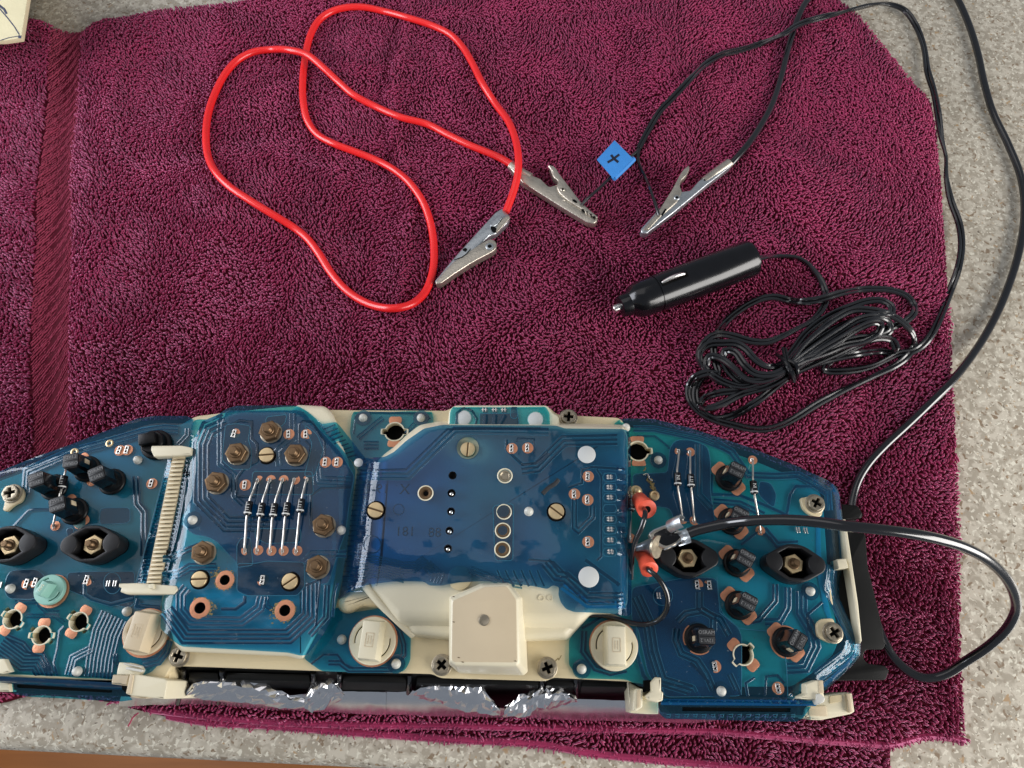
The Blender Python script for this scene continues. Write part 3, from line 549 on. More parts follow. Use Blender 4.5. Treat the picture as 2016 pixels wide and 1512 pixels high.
twin('twin_flex', lay(coilP+run, 1.08, .2), 1.08, 'black_pvc', pw, roll=.32, step=2)
def single(name, pts, r=1.0): return tube(name, lay(pts, r), r, 'black_pvc', pw, n=10, step=1.5)
single('flex_core', [(1262, 288, 10.5), (1250, 302, 11), (1235, 314, 12), (1215, 333, 13), (1195, 356, 14), (1175, 375, 15), (1158, 390, 15.5), (1144, 405, 14.8)])
single('flex_core', [(1260, 290, 10.5), (1256, 305, 11), (1259, 325, 11), (1270, 348, 11.5), (1281, 375, 13), (1290, 402, 15), (1297, 425, 14.8)])
twin('cable_tie', [c3([c])[0] for c in [(770, 812, 18.5), (778, 860, 20.5), (790, 910, 22), (810, 960, 22.8), (830, 1000, 22), (843, 1045, 19)]], .8, 'black_gloss', pw, n=8, step=.8)
tube('cable_tie', [c3([c])[0] for c in [(720, 860, 17), (760, 890, 22), (800, 950, 23), (815, 1010, 20), (830, 1040, 14)]], 1.1, 'black_gloss', pw, n=8, step=.8)
tube('cable_tie', [c3([c])[0] for c in [(800, 900, 22), (850, 930, 23), (862, 990, 21), (845, 1030, 16)]], 1.1, 'black_gloss', pw, n=8, step=.8)
fl = [(1210, 276), (1246, 312), (1207, 351), (1175, 314)]
ext('tape_flag', fl, 17.0, 16.75, 'blue_tape', pw, bev=.05)
tube('tape_wrap', [(1247, 313, 14), (1228, 332, 14.6), (1208, 351, 15.2)], 1.75, 'blue_tape', pw, n=12)
o = stroke('plus_mark', c2([(212, 302), (250, 280), (300, 242)]), 5.2, 17.0, 'marker_ink', pw, .06); o = stroke('plus_mark', c2([(238, 246), (262, 276), (292, 300)]), 5.4, 17.0, 'marker_ink', pw, .09)
# ================================================================== INSTRUMENT CLUSTER (lying face down)
K0 = W(850, 1080, 7)
cl = thing('instrument_cluster', 'back of a car instrument cluster covered with blue flexible circuit film, lying face down', 'instrument cluster', K0)
ZB, ZL, ZC = 55.0, 63.5, 69.5          # heights of base film, left block film, centre film
# --- black housing under the plate
topo = [(-60, 960), (20, 935), (135, 880), (270, 828), (700, 812), (1215, 826), (1290, 832), (1480, 890), (1640, 960), (1665, 1110), (1690, 1262), (1600, 1345), (1232, 1338), (850, 1325), (615, 1318), (337, 1309), (225, 1330), (-60, 1322)]
boto = [(-80, 975), (20, 950), (135, 900), (270, 850), (700, 838), (1215, 850), (1290, 858), (1480, 912), (1640, 990), (1672, 1130), (1690, 1280), (1600, 1366), (1330, 1392), (1000, 1392), (700, 1382), (500, 1378), (300, 1368), (-80, 1350)]
boto = [(x, y) for (x, y), _ in zip(boto, topo)]
loft2('housing', topo, 50, boto, 9, 'black_bezel', cl, bev=.8)
for i, (x, x2) in enumerate(((361, 350), (437, 430), (617, 610), (669, 662), (806, 800), (1067, 1064), (1134, 1134))):
    tube('housing_rib', [(x, 1318+.02*(x-361), 49), (x, 1332+.02*(x-361), 44), (x2, 1384, 16)], 1.1, 'black_gloss', cl, n=10, step=2)
for xa, xb in ((372, 430), (445, 610), (675, 800), (820, 1060), (1075, 1130), (1145, 1232)):
    loft2('housing_panel', [(xa, 1322+.02*(xa-361)), (xb, 1322+.02*(xb-361)), (xb, 1336+.02*(xb-361)), (xa, 1336+.02*(xa-361))], 46, [(xa, 1330), (xb, 1330), (xb-4, 1374), (xa-4, 1374)], 22, 'black_bezel', cl, bev=.8)
# --- bezel ears on the right (flat black sheet)
bez = [(1600, 985), (1656, 992), (1690, 997), (1699, 1012), (1697, 1020), (1672, 1024), (1676, 1048), (1704, 1050), (1709, 1117), (1722, 1170), (1738, 1237), (1743, 1272), (1738, 1279), (1706, 1279), (1700, 1288), (1700, 1296), (1708, 1306), (1742, 1310), (1751, 1320), (1744, 1339), (1610, 1341), (1600, 1250)]
ext('bezel_flange', fillet(bez, 5), 22, 20.2, 'black_bezel', cl, bev=.4)
ext('bezel_tab', fillet([(1655, 991), (1690, 995), (1699, 1011), (1695, 1020), (1658, 1024)], 3), 27, 21, 'black_bezel', cl, bev=.8)
# --- cream base plate
HC = []    # bulb openings: (px,py,angle,rx)
holesL = [(25, 1219, R(62), 17), (82, 1251, R(35), 17), (155, 1224, R(60), 17)]
hN = (1463, 1289, R(-52), 18.5); hO = (1256, 888, R(0), 19); hP = (777, 850, R(0), 18)
def notched(px, py, a, r, nw=.30, nl=1.42):
    out = []
    for k in range(40):
        t = 2*math.pi*k/40; c = abs(math.cos(t)); rr = r*nl if c > math.cos(nw) else r
        out.append((px+rr*math.cos(t+a), py+rr*math.sin(t+a)))
    return out
plate_px = [(-80, 958), (0, 946), (60, 924), (145, 895), (250, 852), (278, 840), (305, 836), (355, 836), (385, 819), (440, 812), (560, 800), (592, 799), (640, 806), (700, 807), (880, 808), (895, 799), (1078, 799), (1098, 816), (1220, 822), (1235, 840), (1287, 845), (1356, 862), (1474, 902), (1552, 934), (1614, 966), (1622, 1000), (1630, 1120), (1652, 1262), (1640, 1290), (1600, 1325), (1560, 1352), (1300, 1352), (1237, 1342), (1089, 1334), (1076, 1341), (866, 1335), (851, 1327), (660, 1322), (337, 1311), (322, 1340), (225, 1340), (-80, 1330)]
hs = [notched(*h) for h in holesL+[hN, hO, hP]]
ext('base_plate', fillet(plate_px, 8), ZB-.6, ZB-5, 'cream', cl, holes=hs, bev=.6)
ext('side_wall', fillet([(1660, 1022), (1665, 1022), (1690, 1190), (1697, 1262), (1693, 1268), (1684, 1200), (1668, 1100)], 2), ZB+.6, 24, 'cream_pale', cl, bev=.4)
ext('side_catch', fillet([(1647, 1101), (1666, 1099), (1671, 1118), (1650, 1120)], 2), ZB+3, ZB-4, 'cream_pale', cl, bev=.4)
# --- circuit films --------------------------------------------------------------------------------
def drop(edges, base, wob=.22, seed=0):
    """height of a film: flat at base, bending down towards the listed edges (polyline px, width px, depth mm)"""
    def zf(a):
        a = np.asarray(a, float)[:, :2]; z = np.full(len(a), float(base))
        for pl, w, dp in edges:
            e = np.clip(1-polydist(a, pl, False)/w, 0, 1); z = z-dp*e*e*(1.6-.6*e)
        if wob: z = z+wob*1.3*(vnoise(a, 46, 31+seed, 1)+vnoise(a, 17, 37+seed, .45)-.7)
        return z
    return zf
def film(name, outline, zf, m, holes=(), th=.28, step=9, rnd=6):
    o = fillet(outline, rnd) if rnd else outline
    me = fill2d(o, holes); bm = bmesh.new(); bm.from_mesh(me); bpy.data.meshes.remove(me); A = np.array(o)
    for ax in (0, 1):
        for c in np.arange(A[:, ax].min()+1, A[:, ax].max(), step):
            co = [0, 0, 0]; co[ax] = c; no = [0, 0, 0]; no[ax] = 1; bmesh.ops.bisect_plane(bm, geom=bm.verts[:]+bm.edges[:]+bm.faces[:], plane_co=co, plane_no=no)
    bmesh.ops.remove_doubles(bm, verts=bm.verts, dist=1e-4)
    P = np.array([v.co[:2] for v in bm.verts]); Q = Wa(P, zf(P))
    for v, q in zip(bm.verts, Q): v.co = q
    if sum(f_.normal.z*f_.calc_area() for f_ in bm.faces) < 0: pass
    bm.normal_update(); 
    if sum(f_.normal.z for f_ in bm.faces) < 0: bmesh.ops.reverse_faces(bm, faces=bm.faces)
    r = bmesh.ops.extrude_face_region(bm, geom=bm.faces[:])
    for g in r['geom']:
        if isinstance(g, bmesh.types.BMVert): g.co.z += th
    bmesh.ops.recalc_face_normals(bm, faces=bm.faces)
    return put(name, from_bm(name, bm, m, True, 50), cl)
FT = .28
def traces(pts, n, w, gap, zf, m='trace_dark', par=None, h=.07, side=0):
    """n parallel copper traces following one path"""
    P = [np.array(p[:2], float) for p in pts]
    for i in range(n):
        off = (i-(n-1)/2)*(w+gap); Q = []
        for j in range(len(P)):
            d0 = P[j]-P[j-1] if j else P[1]-P[0]; d1 = P[j+1]-P[j] if j < len(P)-1 else d0
            d0 = d0/np.hypot(*d0); d1 = d1/np.hypot(*d1); n0 = np.array([-d0[1], d0[0]]); n1 = np.array([-d1[1], d1[0]]); mm = n0+n1; mm /= max(mm@n0, .35)*1.0
            Q.append(P[j]+mm*off)
        if gap >= 2.2 and w > 4 and m != 'trace_edge':
            ribbon('trace_outline', Q, w+1.3, lambda a: zf(a)+FT, 'trace_edge', par or cl, h*.3, step=9)
        ribbon('copper_trace', Q, w, lambda a: zf(a)+FT, m, par or cl, h, step=9)
def pour(pts, zf, m='trace_dark', rnd=6, h=.09, holes=()):
    o = fillet(pts, rnd); me = fill2d(o, holes); bm = bmesh.new(); bm.from_mesh(me); bpy.data.meshes.remove(me); A = np.array(o)
    for ax in (0, 1):
        for c in np.arange(A[:, ax].min()+1, A[:, ax].max(), 14):
            co = [0, 0, 0]; co[ax] = c; no = [0, 0, 0]; no[ax] = 1; bmesh.ops.bisect_plane(bm, geom=bm.verts[:]+bm.edges[:]+bm.faces[:], plane_co=co, plane_no=no)
    P = np.array([v.co[:2] for v in bm.verts]); Q = Wa(P, zf(P)+FT+h)
    for v, q in zip(bm.verts, Q): v.co = q
    bm.normal_update()
    if sum(f_.normal.z for f_ in bm.faces) < 0: bmesh.ops.reverse_faces(bm, faces=bm.faces)
    bm.normal_update(); r = bmesh.ops.extrude_edge_only(bm, edges=[e for e in bm.edges if e.is_boundary])
    for g in r['geom']:
        if isinstance(g, bmesh.types.BMVert): g.co.z -= h+.05
    bmesh.ops.recalc_face_normals(bm, faces=bm.faces)
    ribbon('trace_outline', o+[o[0]], 1.5, lambda a: zf(a)+FT, 'trace_edge', cl, h+.03, step=12)
    return put('copper_or_reflection', from_bm('copper_or_reflection', bm, m, True, 50), cl)
# left film -----------------------------------------------------------------
zLf = drop([([(-80, 935), (56, 906), (135, 877), (243, 836), (303, 819), (369, 819)], 20, 1.3), ([(0, 1334), (240, 1346)], 14, 3)], ZB, seed=1)
outL = [(-80, 940), (0, 928), (29, 917), (56, 905), (135, 877), (200, 852), (243, 836), (270, 824), (303, 819), (369, 819), (381, 826), (376, 860), (372, 1000), (345, 1100), (318, 1180), (316, 1237), (328, 1262), (328, 1290), (300, 1322), (262, 1340), (120, 1339), (0, 1334), (-80, 1331)]
film('circuit_film', outL, zLf, 'film_blue', holes=[notched(h[0], h[1], h[2], h[3]*1.05) for h in holesL])
# right film
redge = [(1630, 946), (1648, 960), (1654, 982), (1659, 1023), (1665, 1114), (1657, 1150), (1657, 1174), (1675, 1215), (1695, 1255), (1695, 1289), (1675, 1314), (1625, 1359), (1585, 1379)]
zRf = drop([(redge, 34, 7), ([(1229, 825), (1287, 825), (1360, 843), (1481, 883), (1562, 915), (1630, 946)], 20, 2.2), ([(1305, 1378), (1600, 1382)], 12, 3)], ZB, seed=2)
outR = [(1095, 1170), (1130, 1150), (1180, 1100), (1205, 1000), (1205, 850), (1209, 834), (1220, 826), (1233, 824), (1287, 825), (1360, 843), (1481, 883), (1562, 915)]+redge+[(1560, 1380), (1305, 1378), (1268, 1352), (1262, 1352), (1233, 1338), (1152, 1336), (1137, 1332), (1120, 1309), (1120, 1260), (1146, 1226), (1161, 1208), (1130, 1190)]
film('circuit_film', outR, zRf, 'film_teal', holes=[notched(hN[0], hN[1], hN[2], hN[3]*1.05), notched(hO[0], hO[1], 0, 20)], rnd=5)
# film round the middle plug
zUf = drop([], ZB, seed=3)
outU = [(598, 1296), (632, 1321), (660, 1323), (786, 1325), (799, 1318), (808, 1300), (809, 1253), (795, 1235), (761, 1206), (750, 1197), (700, 1205), (682, 1206), (668, 1195), (655, 1198), (630, 1240)]
film('circuit_film', outU, zUf, 'film_teal', rnd=7)
# top tab films
outP = [(689, 852), (692, 820), (697, 810), (708, 806), (838, 806), (850, 810), (853, 820), (853, 842), (800, 905), (740, 925), (703, 915)]
zPf = drop([([(697, 808), (850, 808)], 9, 1.5)], ZB, seed=4)
film('circuit_film', outP, zPf, 'film_teal', holes=[notched(hP[0], hP[1], 0, 19)], rnd=5)
zTf = drop([([(895, 799), (1070, 799)], 7, 1.5)], 63, seed=5)
outT = [(884, 850), (886, 812), (890, 803), (900, 798), (1062, 798), (1075, 802), (1082, 814), (1083, 850)]
ext('mount_boss', fillet([(880, 850), (884, 806), (895, 797), (1078, 797), (1088, 812), (1100, 818), (1104, 850)], 6), 62.6, 54, 'cream_pale', cl, bev=1.0)
film('circuit_film', outT, zTf, 'film_teal', rnd=4, holes=[circ(913, 823, 16, 24), circ(1054, 826, 16, 24)])
# left block
blkT = [(378, 835), (386, 826), (412, 826), (430, 817), (446, 805), (466, 799), (578, 798), (592, 802), (608, 812), (633, 834), (660, 868), (690, 905), (700, 925), (696, 970), (690, 1030), (682, 1090), (672, 1150), (660, 1200), (640, 1245), (604, 1290), (592, 1291), (568, 1285), (470, 1279), (358, 1273), (342, 1262), (316, 1237), (320, 1185), (334, 1120), (352, 1035), (368, 950), (374, 870)]
bb = [(392, 850), (400, 842), (418, 838), (450, 818), (470, 812), (574, 808), (586, 797), (640, 800), (654, 812), (664, 834), (672, 868), (688, 912), (682, 1000), (666, 1100), (650, 1190), (622, 1250), (598, 1296), (590, 1298), (566, 1292), (358, 1283), (344, 1268), (336, 1240), (338, 1190), (362, 1040), (382, 950), (390, 870)]
loft2('block_body', [(x, y) for x, y in bb], 61.2, bb, 54.3, 'cream_pale', cl, bev=2.2, rnd=5, seg=3)
bedge = [(352, 1275), (568, 1287), (592, 1293), (606, 1291)]
zBf = drop([([(378, 835), (412, 826), (446, 805), (466, 799), (578, 798), (608, 812), (690, 905)], 15, 2.2), ([(372, 870), (352, 1035), (318, 1190), (316, 1237)], 20, 3), (bedge, 12, 2.0), ([(702, 920), (690, 1030), (672, 1150), (650, 1230)], 30, 1.2)], ZL, seed=6)
sock = [(443, 1142, 10), (394, 1197, 11), (561, 1202, 11)]
film('circuit_film', blkT, zBf, 'film_teal', holes=[circ(x, y, r, 18) for x, y, r in sock])
# centre dome and film
dome = [(752, 908), (762, 899), (778, 887), (802, 864), (830, 845), (866, 837), (1094, 838), (1224, 842), (1232, 860), (1232, 1180), (1210, 1204), (1165, 1206), (1140, 1222), (780, 1216), (726, 1158), (738, 1100), (746, 1000)]
dlow = [(742, 908), (757, 893), (775, 880), (800, 856), (826, 836), (864, 829), (1094, 832), (1228, 836), (1236, 860), (1236, 1190), (1214, 1210), (1162, 1212), (1118, 1258), (812, 1254), (714, 1160), (726, 1100), (734, 1000)]
loft2('dome', dome, 67.0, dlow, 54.4, 'cream_pale', cl, bev=3.0, rnd=7, seg=4)
loft2('dome_step', [(742, 1180), (1160, 1184), (1158, 1212), (1114, 1254), (1040, 1258), (880, 1254), (815, 1246), (775, 1215)], 62.0, [(738, 1180), (1164, 1184), (1162, 1212), (1118, 1260), (1040, 1263), (878, 1260), (812, 1254), (770, 1220)], 54.2, 'cream_pale', cl, bev=2.5, rnd=6, seg=4)
loft2('dome_lobe', [(668, 1180), (700, 1152), (780, 1148), (790, 1215), (752, 1192), (715, 1192), (690, 1205), (676, 1203), (668, 1192)], 61.0, [(664, 1180), (700, 1149), (780, 1146), (795, 1230), (752, 1198), (715, 1196), (690, 1209), (674, 1207), (664, 1195)], 54.6, 'cream', cl, bev=2.5, rnd=8, seg=4)
tube('dome_ridge', [(718, 1152, 66), (745, 1185, 65.2), (775, 1214, 63), (800, 1238, 60), (813, 1250, 57.5)], 1.5, 'cream_pale', cl, n=12)
# screw wells
cholesC = [circ(921, 882, 22, 30), circ(905, 1140, 21, 26, a0=0)]
outC = [(706, 910), (716, 902), (757, 900), (776, 890), (800, 868), (835, 844), (869, 837), (1094, 838), (1112, 844), (1228, 845), (1238, 850), (1241, 870), (1243, 1000), (1243, 1208), (1238, 1213), (1200, 1208), (1161, 1206), (1130, 1205), (1114, 1199), (1104, 1186), (1099, 1170), (1101, 1156), (1088, 1152), (1078, 1160), (1050, 1154), (1020, 1150), (990, 1146), (950, 1144), (900, 1147), (870, 1153), (845, 1153), (835, 1145), (800, 1144), (772, 1145), (740, 1149), (716, 1153), (690, 1164), (665, 1181), (672, 1150), (684, 1080), (694, 1000)]
def zCf(a):
    a = np.asarray(a, float)[:, :2]; z = np.full(len(a), ZC)
    xl = np.interp(a[:, 1], [900, 1000, 1080, 1181], [708, 695, 684, 664]); e = np.clip(1-(a[:, 0]-xl)/46, 0, 1); z -= e**1.7*11.5
    e = np.clip((a[:, 0]-1213)/30, 0, 1); z -= e**2.2*9
    t = np.clip((a[:, 1]-np.interp(a[:, 0], [700, 850, 1100, 1200], [1082, 1100, 1116, 1190]))/26, 0, 1); z -= t*t*(3-2*t)*.8
    e = np.clip(1-polydist(a, [(716, 902), (757, 900), (776, 890), (835, 844), (869, 837), (1094, 838), (1228, 845)], False)/12, 0, 1); z -= e*e*1.5
    return z+.55*(vnoise(a, 70, 71, 1.3)+vnoise(a, 24, 73, .45)-.85)
gr = [(838, 971, 15), (992, 1008, 15), (990, 1045, 15), (989, 1082, 15), (994, 937, 15)]
film('circuit_film', outC, zCf, 'film_center', holes=cholesC[:1]+[circ(x, y, r, 22) for x, y, r in gr]+[circ(x, y, 7, 14) for x, y in ((891, 936), (889, 971), (888, 1007), (885, 1045), (882, 1080))], step=9, rnd=5)
# --- white ejector caps, pins
pin_me = lathe_me('plastic_pin', [(1.9, 0), (1.9, .3), (1.55, .9), (1.5, 1.6), (1.2, 2.1), (.7, 2.4), (.01, 2.45)], 'white_pin', 18)
ring_me = lathe_me('pin_washer', [(3.6, 0), (3.6, .12), (3.3, .16), (1.6, .16)], 'trace_mid', 24)
pins = [(380, 1024, 1), (272, 906, 0), (11, 1047, 0), (22, 1159, 0), (251, 1204, 0), (153, 1322, 0), (672, 1044, 0), (715, 823, 1), (829, 823, 1), (1041, 1007, 0), (1232, 842, 0), (1296, 906, 1), (673, 1259, 0), (780, 1307, 1), (1145, 1317, 1), (1420, 1361, 1), (1595, 1164, 1)]
def zat(px, py):
    for o_, zf in ((outC, zCf), (blkT, zBf), (outT, zTf), (outR, zRf), (outL, zLf), (outU, zUf), (outP, zPf)):
        if inpoly(np.array([[px, py]]), o_)[0]: return float(zf(np.array([[px, py]]))[0])+FT
    return ZB-.6
for i, (x, y, w) in enumerate(pins):
    z = zat(x, y); p_ = put('plastic_pin', pin_me, cl, W(x, y, z-.05))
    if w: put('pin_washer', ring_me, cl, W(x, y, z))
cap_me = lathe_me('round_cap', [(3.7, 0), (3.7, .25), (3.3, .5), (.01, .62)], 'white_cap', 32)
for x, y, k in ((913, 823, .93), (1054, 826, .93), (1155, 895, 1), (1159, 1136, 1.08)):
    z = zat(x, y) if k >= 1 else 62.7; o = put('round_cap', cap_me, cl, W(x, y, z)); o.scale = (k, k, 1)
cap2 = put('half_hidden_cap', cap_me, cl, W(706, 911, ZL+.6)); cap2.scale = (.5, .5, 1)
# ------------------------------------------------------------------ copper traces of each film
T = traces
pour(zA([(640, 130), (1310, 125), (1640, 480), (1770, 700), (1730, 900), (1690, 1200), (1640, 1330), (1540, 1640), (1450, 1650), (1360, 1450), (1300, 1500), (760, 1480), (560, 1270), (480, 1230), (360, 1210), (240, 1110), (340, 900), (430, 400), (600, 330)]), zBf, 'film_navy', 8, h=.02)  # dark pour whose lower edge paints in the ceiling's reflection boundary
# left block
T(zA([(640, 215), (490, 280), (430, 420), (430, 900), (650, 1120), (1040, 1120)]), 4, 6.5, 2.4, zBf)
T(zA([(620, 190), (590, 230), (590, 590), (715, 690), (715, 870), (800, 950)]), 2, 5, 2.5, zBf, 'trace_mid')
T(zA([(690, 250), (760, 215), (870, 225), (870, 370), (920, 420), (920, 570), (800, 640), (740, 720), (740, 880), (900, 880)]), 1, 7, 2.4, zBf)
T(zA([(1110, 610), (1095, 480), (1150, 430), (1230, 370), (1230, 150)]), 2, 6, 2.4, zBf, 'trace_mid')
T(zA([(1285, 410), (1285, 250), (1320, 215), (1400, 225), (1510, 400), (1510, 560)]), 1, 5, 2, zBf)
T(zA([(1340, 390), (1385, 440), (1385, 650), (1120, 650)]), 1, 5, 2, zBf)
T(zA([(1460, 560), (1440, 620), (1450, 740), (1740, 750)]), 3, 5, 2.3, zBf, 'trace_mid')
T(zA([(1740, 800), (1480, 805), (1390, 870), (1390, 1130)]), 1, 6, 2.3, zBf)
T(zA([(1330, 1450), (1400, 1380), (1700, 1380)]), 2, 6, 2.3, zBf, 'trace_mid')
pour(zA([(1000, 180), (1180, 160), (1160, 240), (1090, 290), (990, 230)]), zBf, 'trace_dark')
pour(zA([(780, 1240), (860, 1240), (880, 1480), (740, 1500), (740, 1300)]), zBf)
pour(zA([(900, 1160), (1300, 1160), (1300, 1280), (1000, 1290), (900, 1240)]), zBf, 'trace_dark')
T(zB([(90, 250), (240, 215), (330, 165), (560, 165)]), 3, 4.5, 2.3, zBf, 'trace_mid')
T(zB([(90, 90), (160, 90), (260, 30), (420, -30)]), 2, 5, 2.3, zBf)
T(zB([(120, 540), (290, 770), (1190, 770), (1380, 590), (1380, 300)]), 4, 6, 2.5, zBf)
T(zB([(300, 340), (250, 400), (250, 540), (330, 630), (780, 640), (940, 520), (960, 420)]), 3, 5.5, 2.3, zBf, 'trace_mid')
T(zB([(600, 530), (730, 530), (810, 470), (810, 415)]), 1, 7, 2.3, zBf)
T(zB([(1000, 420), (1000, 500), (1080, 560)]), 2, 4, 2.3, zBf, 'trace_mid')
T(zB([(1330, 330), (1470, 270), (1430, 680)]), 1, 5, 2.3, zBf)
T(zB([(1530, 320), (1520, 600), (1380, 760)]), 2, 5, 2.4, zBf)
T(zB([(1620, 300), (1590, 420), (1580, 600)]), 1, 5, 2.4, zBf, 'trace_mid')
pour(zB([(745, 130), (900, 130), (1000, 110), (1330, 120), (1335, 330), (1270, 410), (830, 412), (740, 370)]), zBf, 'trace_dark')
pour(zA([(640, 250), (740, 240), (860, 260), (840, 380), (870, 480), (860, 640), (700, 640), (610, 560)]), zBf, 'trace_mid')
pour(zA([(1330, 250), (1440, 330), (1500, 470), (1420, 700), (1330, 700), (1400, 420)]), zBf, 'trace_mid')
pour(zA([(880, 660), (1400, 660), (1410, 860), (860, 860)]), zBf, 'trace_dark')
# left film
T(zI([(80, 1180), (250, 1000), (300, 990), (480, 990)]), 1, 5, 2.3, zLf, 'trace_mid')
T(zI([(60, 640), (500, 480), (680, 430), (720, 470), (640, 500)]), 1, 4, 2.3, zLf, 'trace_mid')
T(zI([(160, 900), (230, 820), (240, 660), (600, 500), (900, 420), (1250, 320), (1440, 290), (1560, 300)]), 3, 4.5, 2.4, zLf, 'trace_mid')
T(zI([(1190, 700), (1200, 940), (1260, 1010), (1260, 1400)]), 2, 6, 2.4, zLf)
T(zI([(1560, 420), (1640, 340), (1640, 280)]), 2, 4, 2.4, zLf)
pour(zI([(880, 990), (930, 975), (1140, 975), (1140, 1110), (880, 1125), (870, 1080)]), zLf, 'trace_mid', 10)
pour(zI([(580, 1160), (640, 1150), (650, 1230), (590, 1230)]), zLf, 'trace_dark')
pour(zJ([(90, 190), (330, 180), (400, 250), (330, 430), (270, 445), (80, 440), (40, 380), (45, 280)]), zLf, 'trace_dark', 10)
pour(zJ([(590, 210), (800, 200), (1180, 200), (1180, 480), (1120, 520), (820, 450), (690, 400), (590, 360)]), zLf, 'trace_dark', 8)
T(zJ([(740, 300), (740, 400), (800, 440), (970, 490), (1080, 460), (1170, 440)]), 1, 8, 2.4, lambda a: zLf(a)+.1, 'trace_mid')
T(zJ([(130, 470), (320, 465), (410, 560), (520, 560)]), 2, 4, 2.3, zLf, 'trace_mid')
T(zJ([(230, 590), (480, 590), (560, 650)]), 2, 3.5, 2.2, zLf, 'trace_mid')
T(zJ([(0, 840), (200, 985), (330, 985), (400, 1120)]), 6, 4.6, 2.3, zLf)
T(zJ([(60, 770), (200, 830), (260, 900), (370, 930), (440, 1120)]), 2, 4.6, 2.3, zLf)
T(zJ([(560, 680), (520, 720), (500, 880), (470, 1000), (500, 1110)]), 1, 4.6, 2.3, zLf)
T(zJ([(800, 880), (640, 960), (600, 1110)]), 3, 4.2, 2.2, zLf, 'trace_mid')
T(zJ([(1000, 590), (930, 740), (880, 960), (860, 1130)]), 8, 4.4, 3.0, zLf, 'trace_dark')
T(zJ([(1010, 920), (1010, 990), (1080, 1060)]), 2, 4, 2.4, zLf, 'trace_dark')
T(zJ([(1250, 1010), (1380, 980), (1440, 900), (1470, 800)]), 3, 5, 2.4, zLf, 'trace_mid')
T(zJ([(1210, 440), (1200, 500), (1400, 520)]), 1, 10, 2.4, zLf, 'trace_mid')
# plug film, tab films
T(zD([(-60, 1000), (40, 1000), (120, 1060), (480, 1060), (600, 930), (600, 840), (560, 720), (440, 600)]), 2, 4.5, 2.4, zUf)
T(zB([(1390, 1010), (1500, 930), (1620, 930), (1680, 1010), (1760, 1050)]), 1, 4.5, 2.4, zUf)
T(zC([(200, 370), (330, 260), (420, 190)]), 2, 4, 2.4, zPf, 'trace_mid'); T(zC([(160, 330), (180, 180), (250, 140), (780, 150), (830, 200)]), 1, 4, 2, zPf, 'trace_mid')
T(zC([(250, 430), (380, 430)]), 3, 4, 2.4, zPf, 'trace_mid'); T(zC([(620, 330), (700, 240)]), 2, 4, 2, zPf, 'trace_mid')
T(zC([(1060, 250), (1065, 150), (1130, 95), (1200, 130), (1240, 200), (1230, 250)]), 1, 5, 2, zTf, 'trace_dark')
pour(zC([(1265, 150), (1600, 150), (1610, 250), (1265, 250)]), zTf, 'trace_dark', 3)
for x in (1312, 1395, 1478): T(zC([(x, 100), (x+5, 175), (x, 250) if x < 1470 else (x-40, 250)]), 1, 10, 2, lambda a: zTf(a)+.12, 'trace_mid')
pour(zC([(1535, 95), (1590, 85), (1600, 180), (1570, 200), (1535, 185)]), lambda a: zTf(a)+.12, 'trace_mid', 5)
# folded fan of traces between block and top tab
zfan = lambda a: np.interp(np.asarray(a)[:, 0]+np.asarray(a)[:, 1]*.35, [950, 1035], [62, 56.5])
film('film_fold', [(628, 836), (662, 831), (672, 842), (722, 905), (700, 915), (672, 886)], zfan, 'film_teal', rnd=4)
for k in range(9): T([(636+k*5.5, 846+k*7), (660+k*5.2, 836+k*7.4)], 1, 3, 2, zfan, 'trace_dark')
# ribbon fold between left film and block, with the slotted comb
zrib = lambda a: np.interp(np.asarray(a)[:, 0]-np.interp(np.asarray(a)[:, 1], [880, 1160], [332, 280]), [-4, 4, 30, 70], [55.3, 57.5, 60.5, 62.5])
ribP = [(333, 896), (372, 888), (368, 930), (352, 1040), (322, 1160), (266, 1156)]
film('film_ribbon', ribP, zrib, 'film_teal', rnd=1)
for k in range(34):
    y = 902+k*7.6; xl = np.interp(y, [896, 1156], [333, 266]); xr = np.interp(y, [888, 1040, 1160], [370, 352, 322]); T([(xl+1, y+1), (xr-1, y-1)], 1, 4.6, 1.6, zrib, 'trace_mid', h=.06)
ribbon('fold_crease', [(333, 897), (266, 1156)], 2.6, lambda a: np.full(len(a), 56.6), 'trace_edge', cl, .5)
T([(366, 940), (360, 985), (352, 1030), (344, 1068)], 1, 3, 2, lambda a: zrib(a)+.1, 'trace_dark')
comb = put('contact_comb', fill2d([(0, 0), (1, 0), (1, 1)]), cl); bpy.data.objects.remove(comb)
rr = random.Random(3)
def cq(t): return (np.interp(t, [0, 1], [342, 287]), np.interp(t, [0, 1], [897, 1150]))
cw = 25
cb = ext('contact_comb', [(340, 896), (366, 896), (316, 1152), (287, 1152)], 61.6, 60.2, 'cream_warm', cl, bev=.2)
for k in range(30):
    t = (k+.5)/30; x0 = np.interp(t, [0, 1], [341.5, 289]); y = 897+253*t; w_ = np.interp(t, [0, 1], [24, 27])
    tip = rr.uniform(.55, .95)
    f_ = loft2('comb_finger', [(x0, y-2.2), (x0+w_*.98, y-3.0), (x0+w_*.98, y+1.4), (x0, y+2.2)], 62.5, [(x0-.4, y-3.2), (x0+w_, y-3.6), (x0+w_, y+2.6), (x0-.4, y+3)], 61.5, 'cream', cl, bev=.15, seg=1)
    stroke('finger_slit', [(x0+w_*(1-tip), y+3.4), (x0+w_, y+2.4)], 1.1, 61.62, 'void', cl, .06)
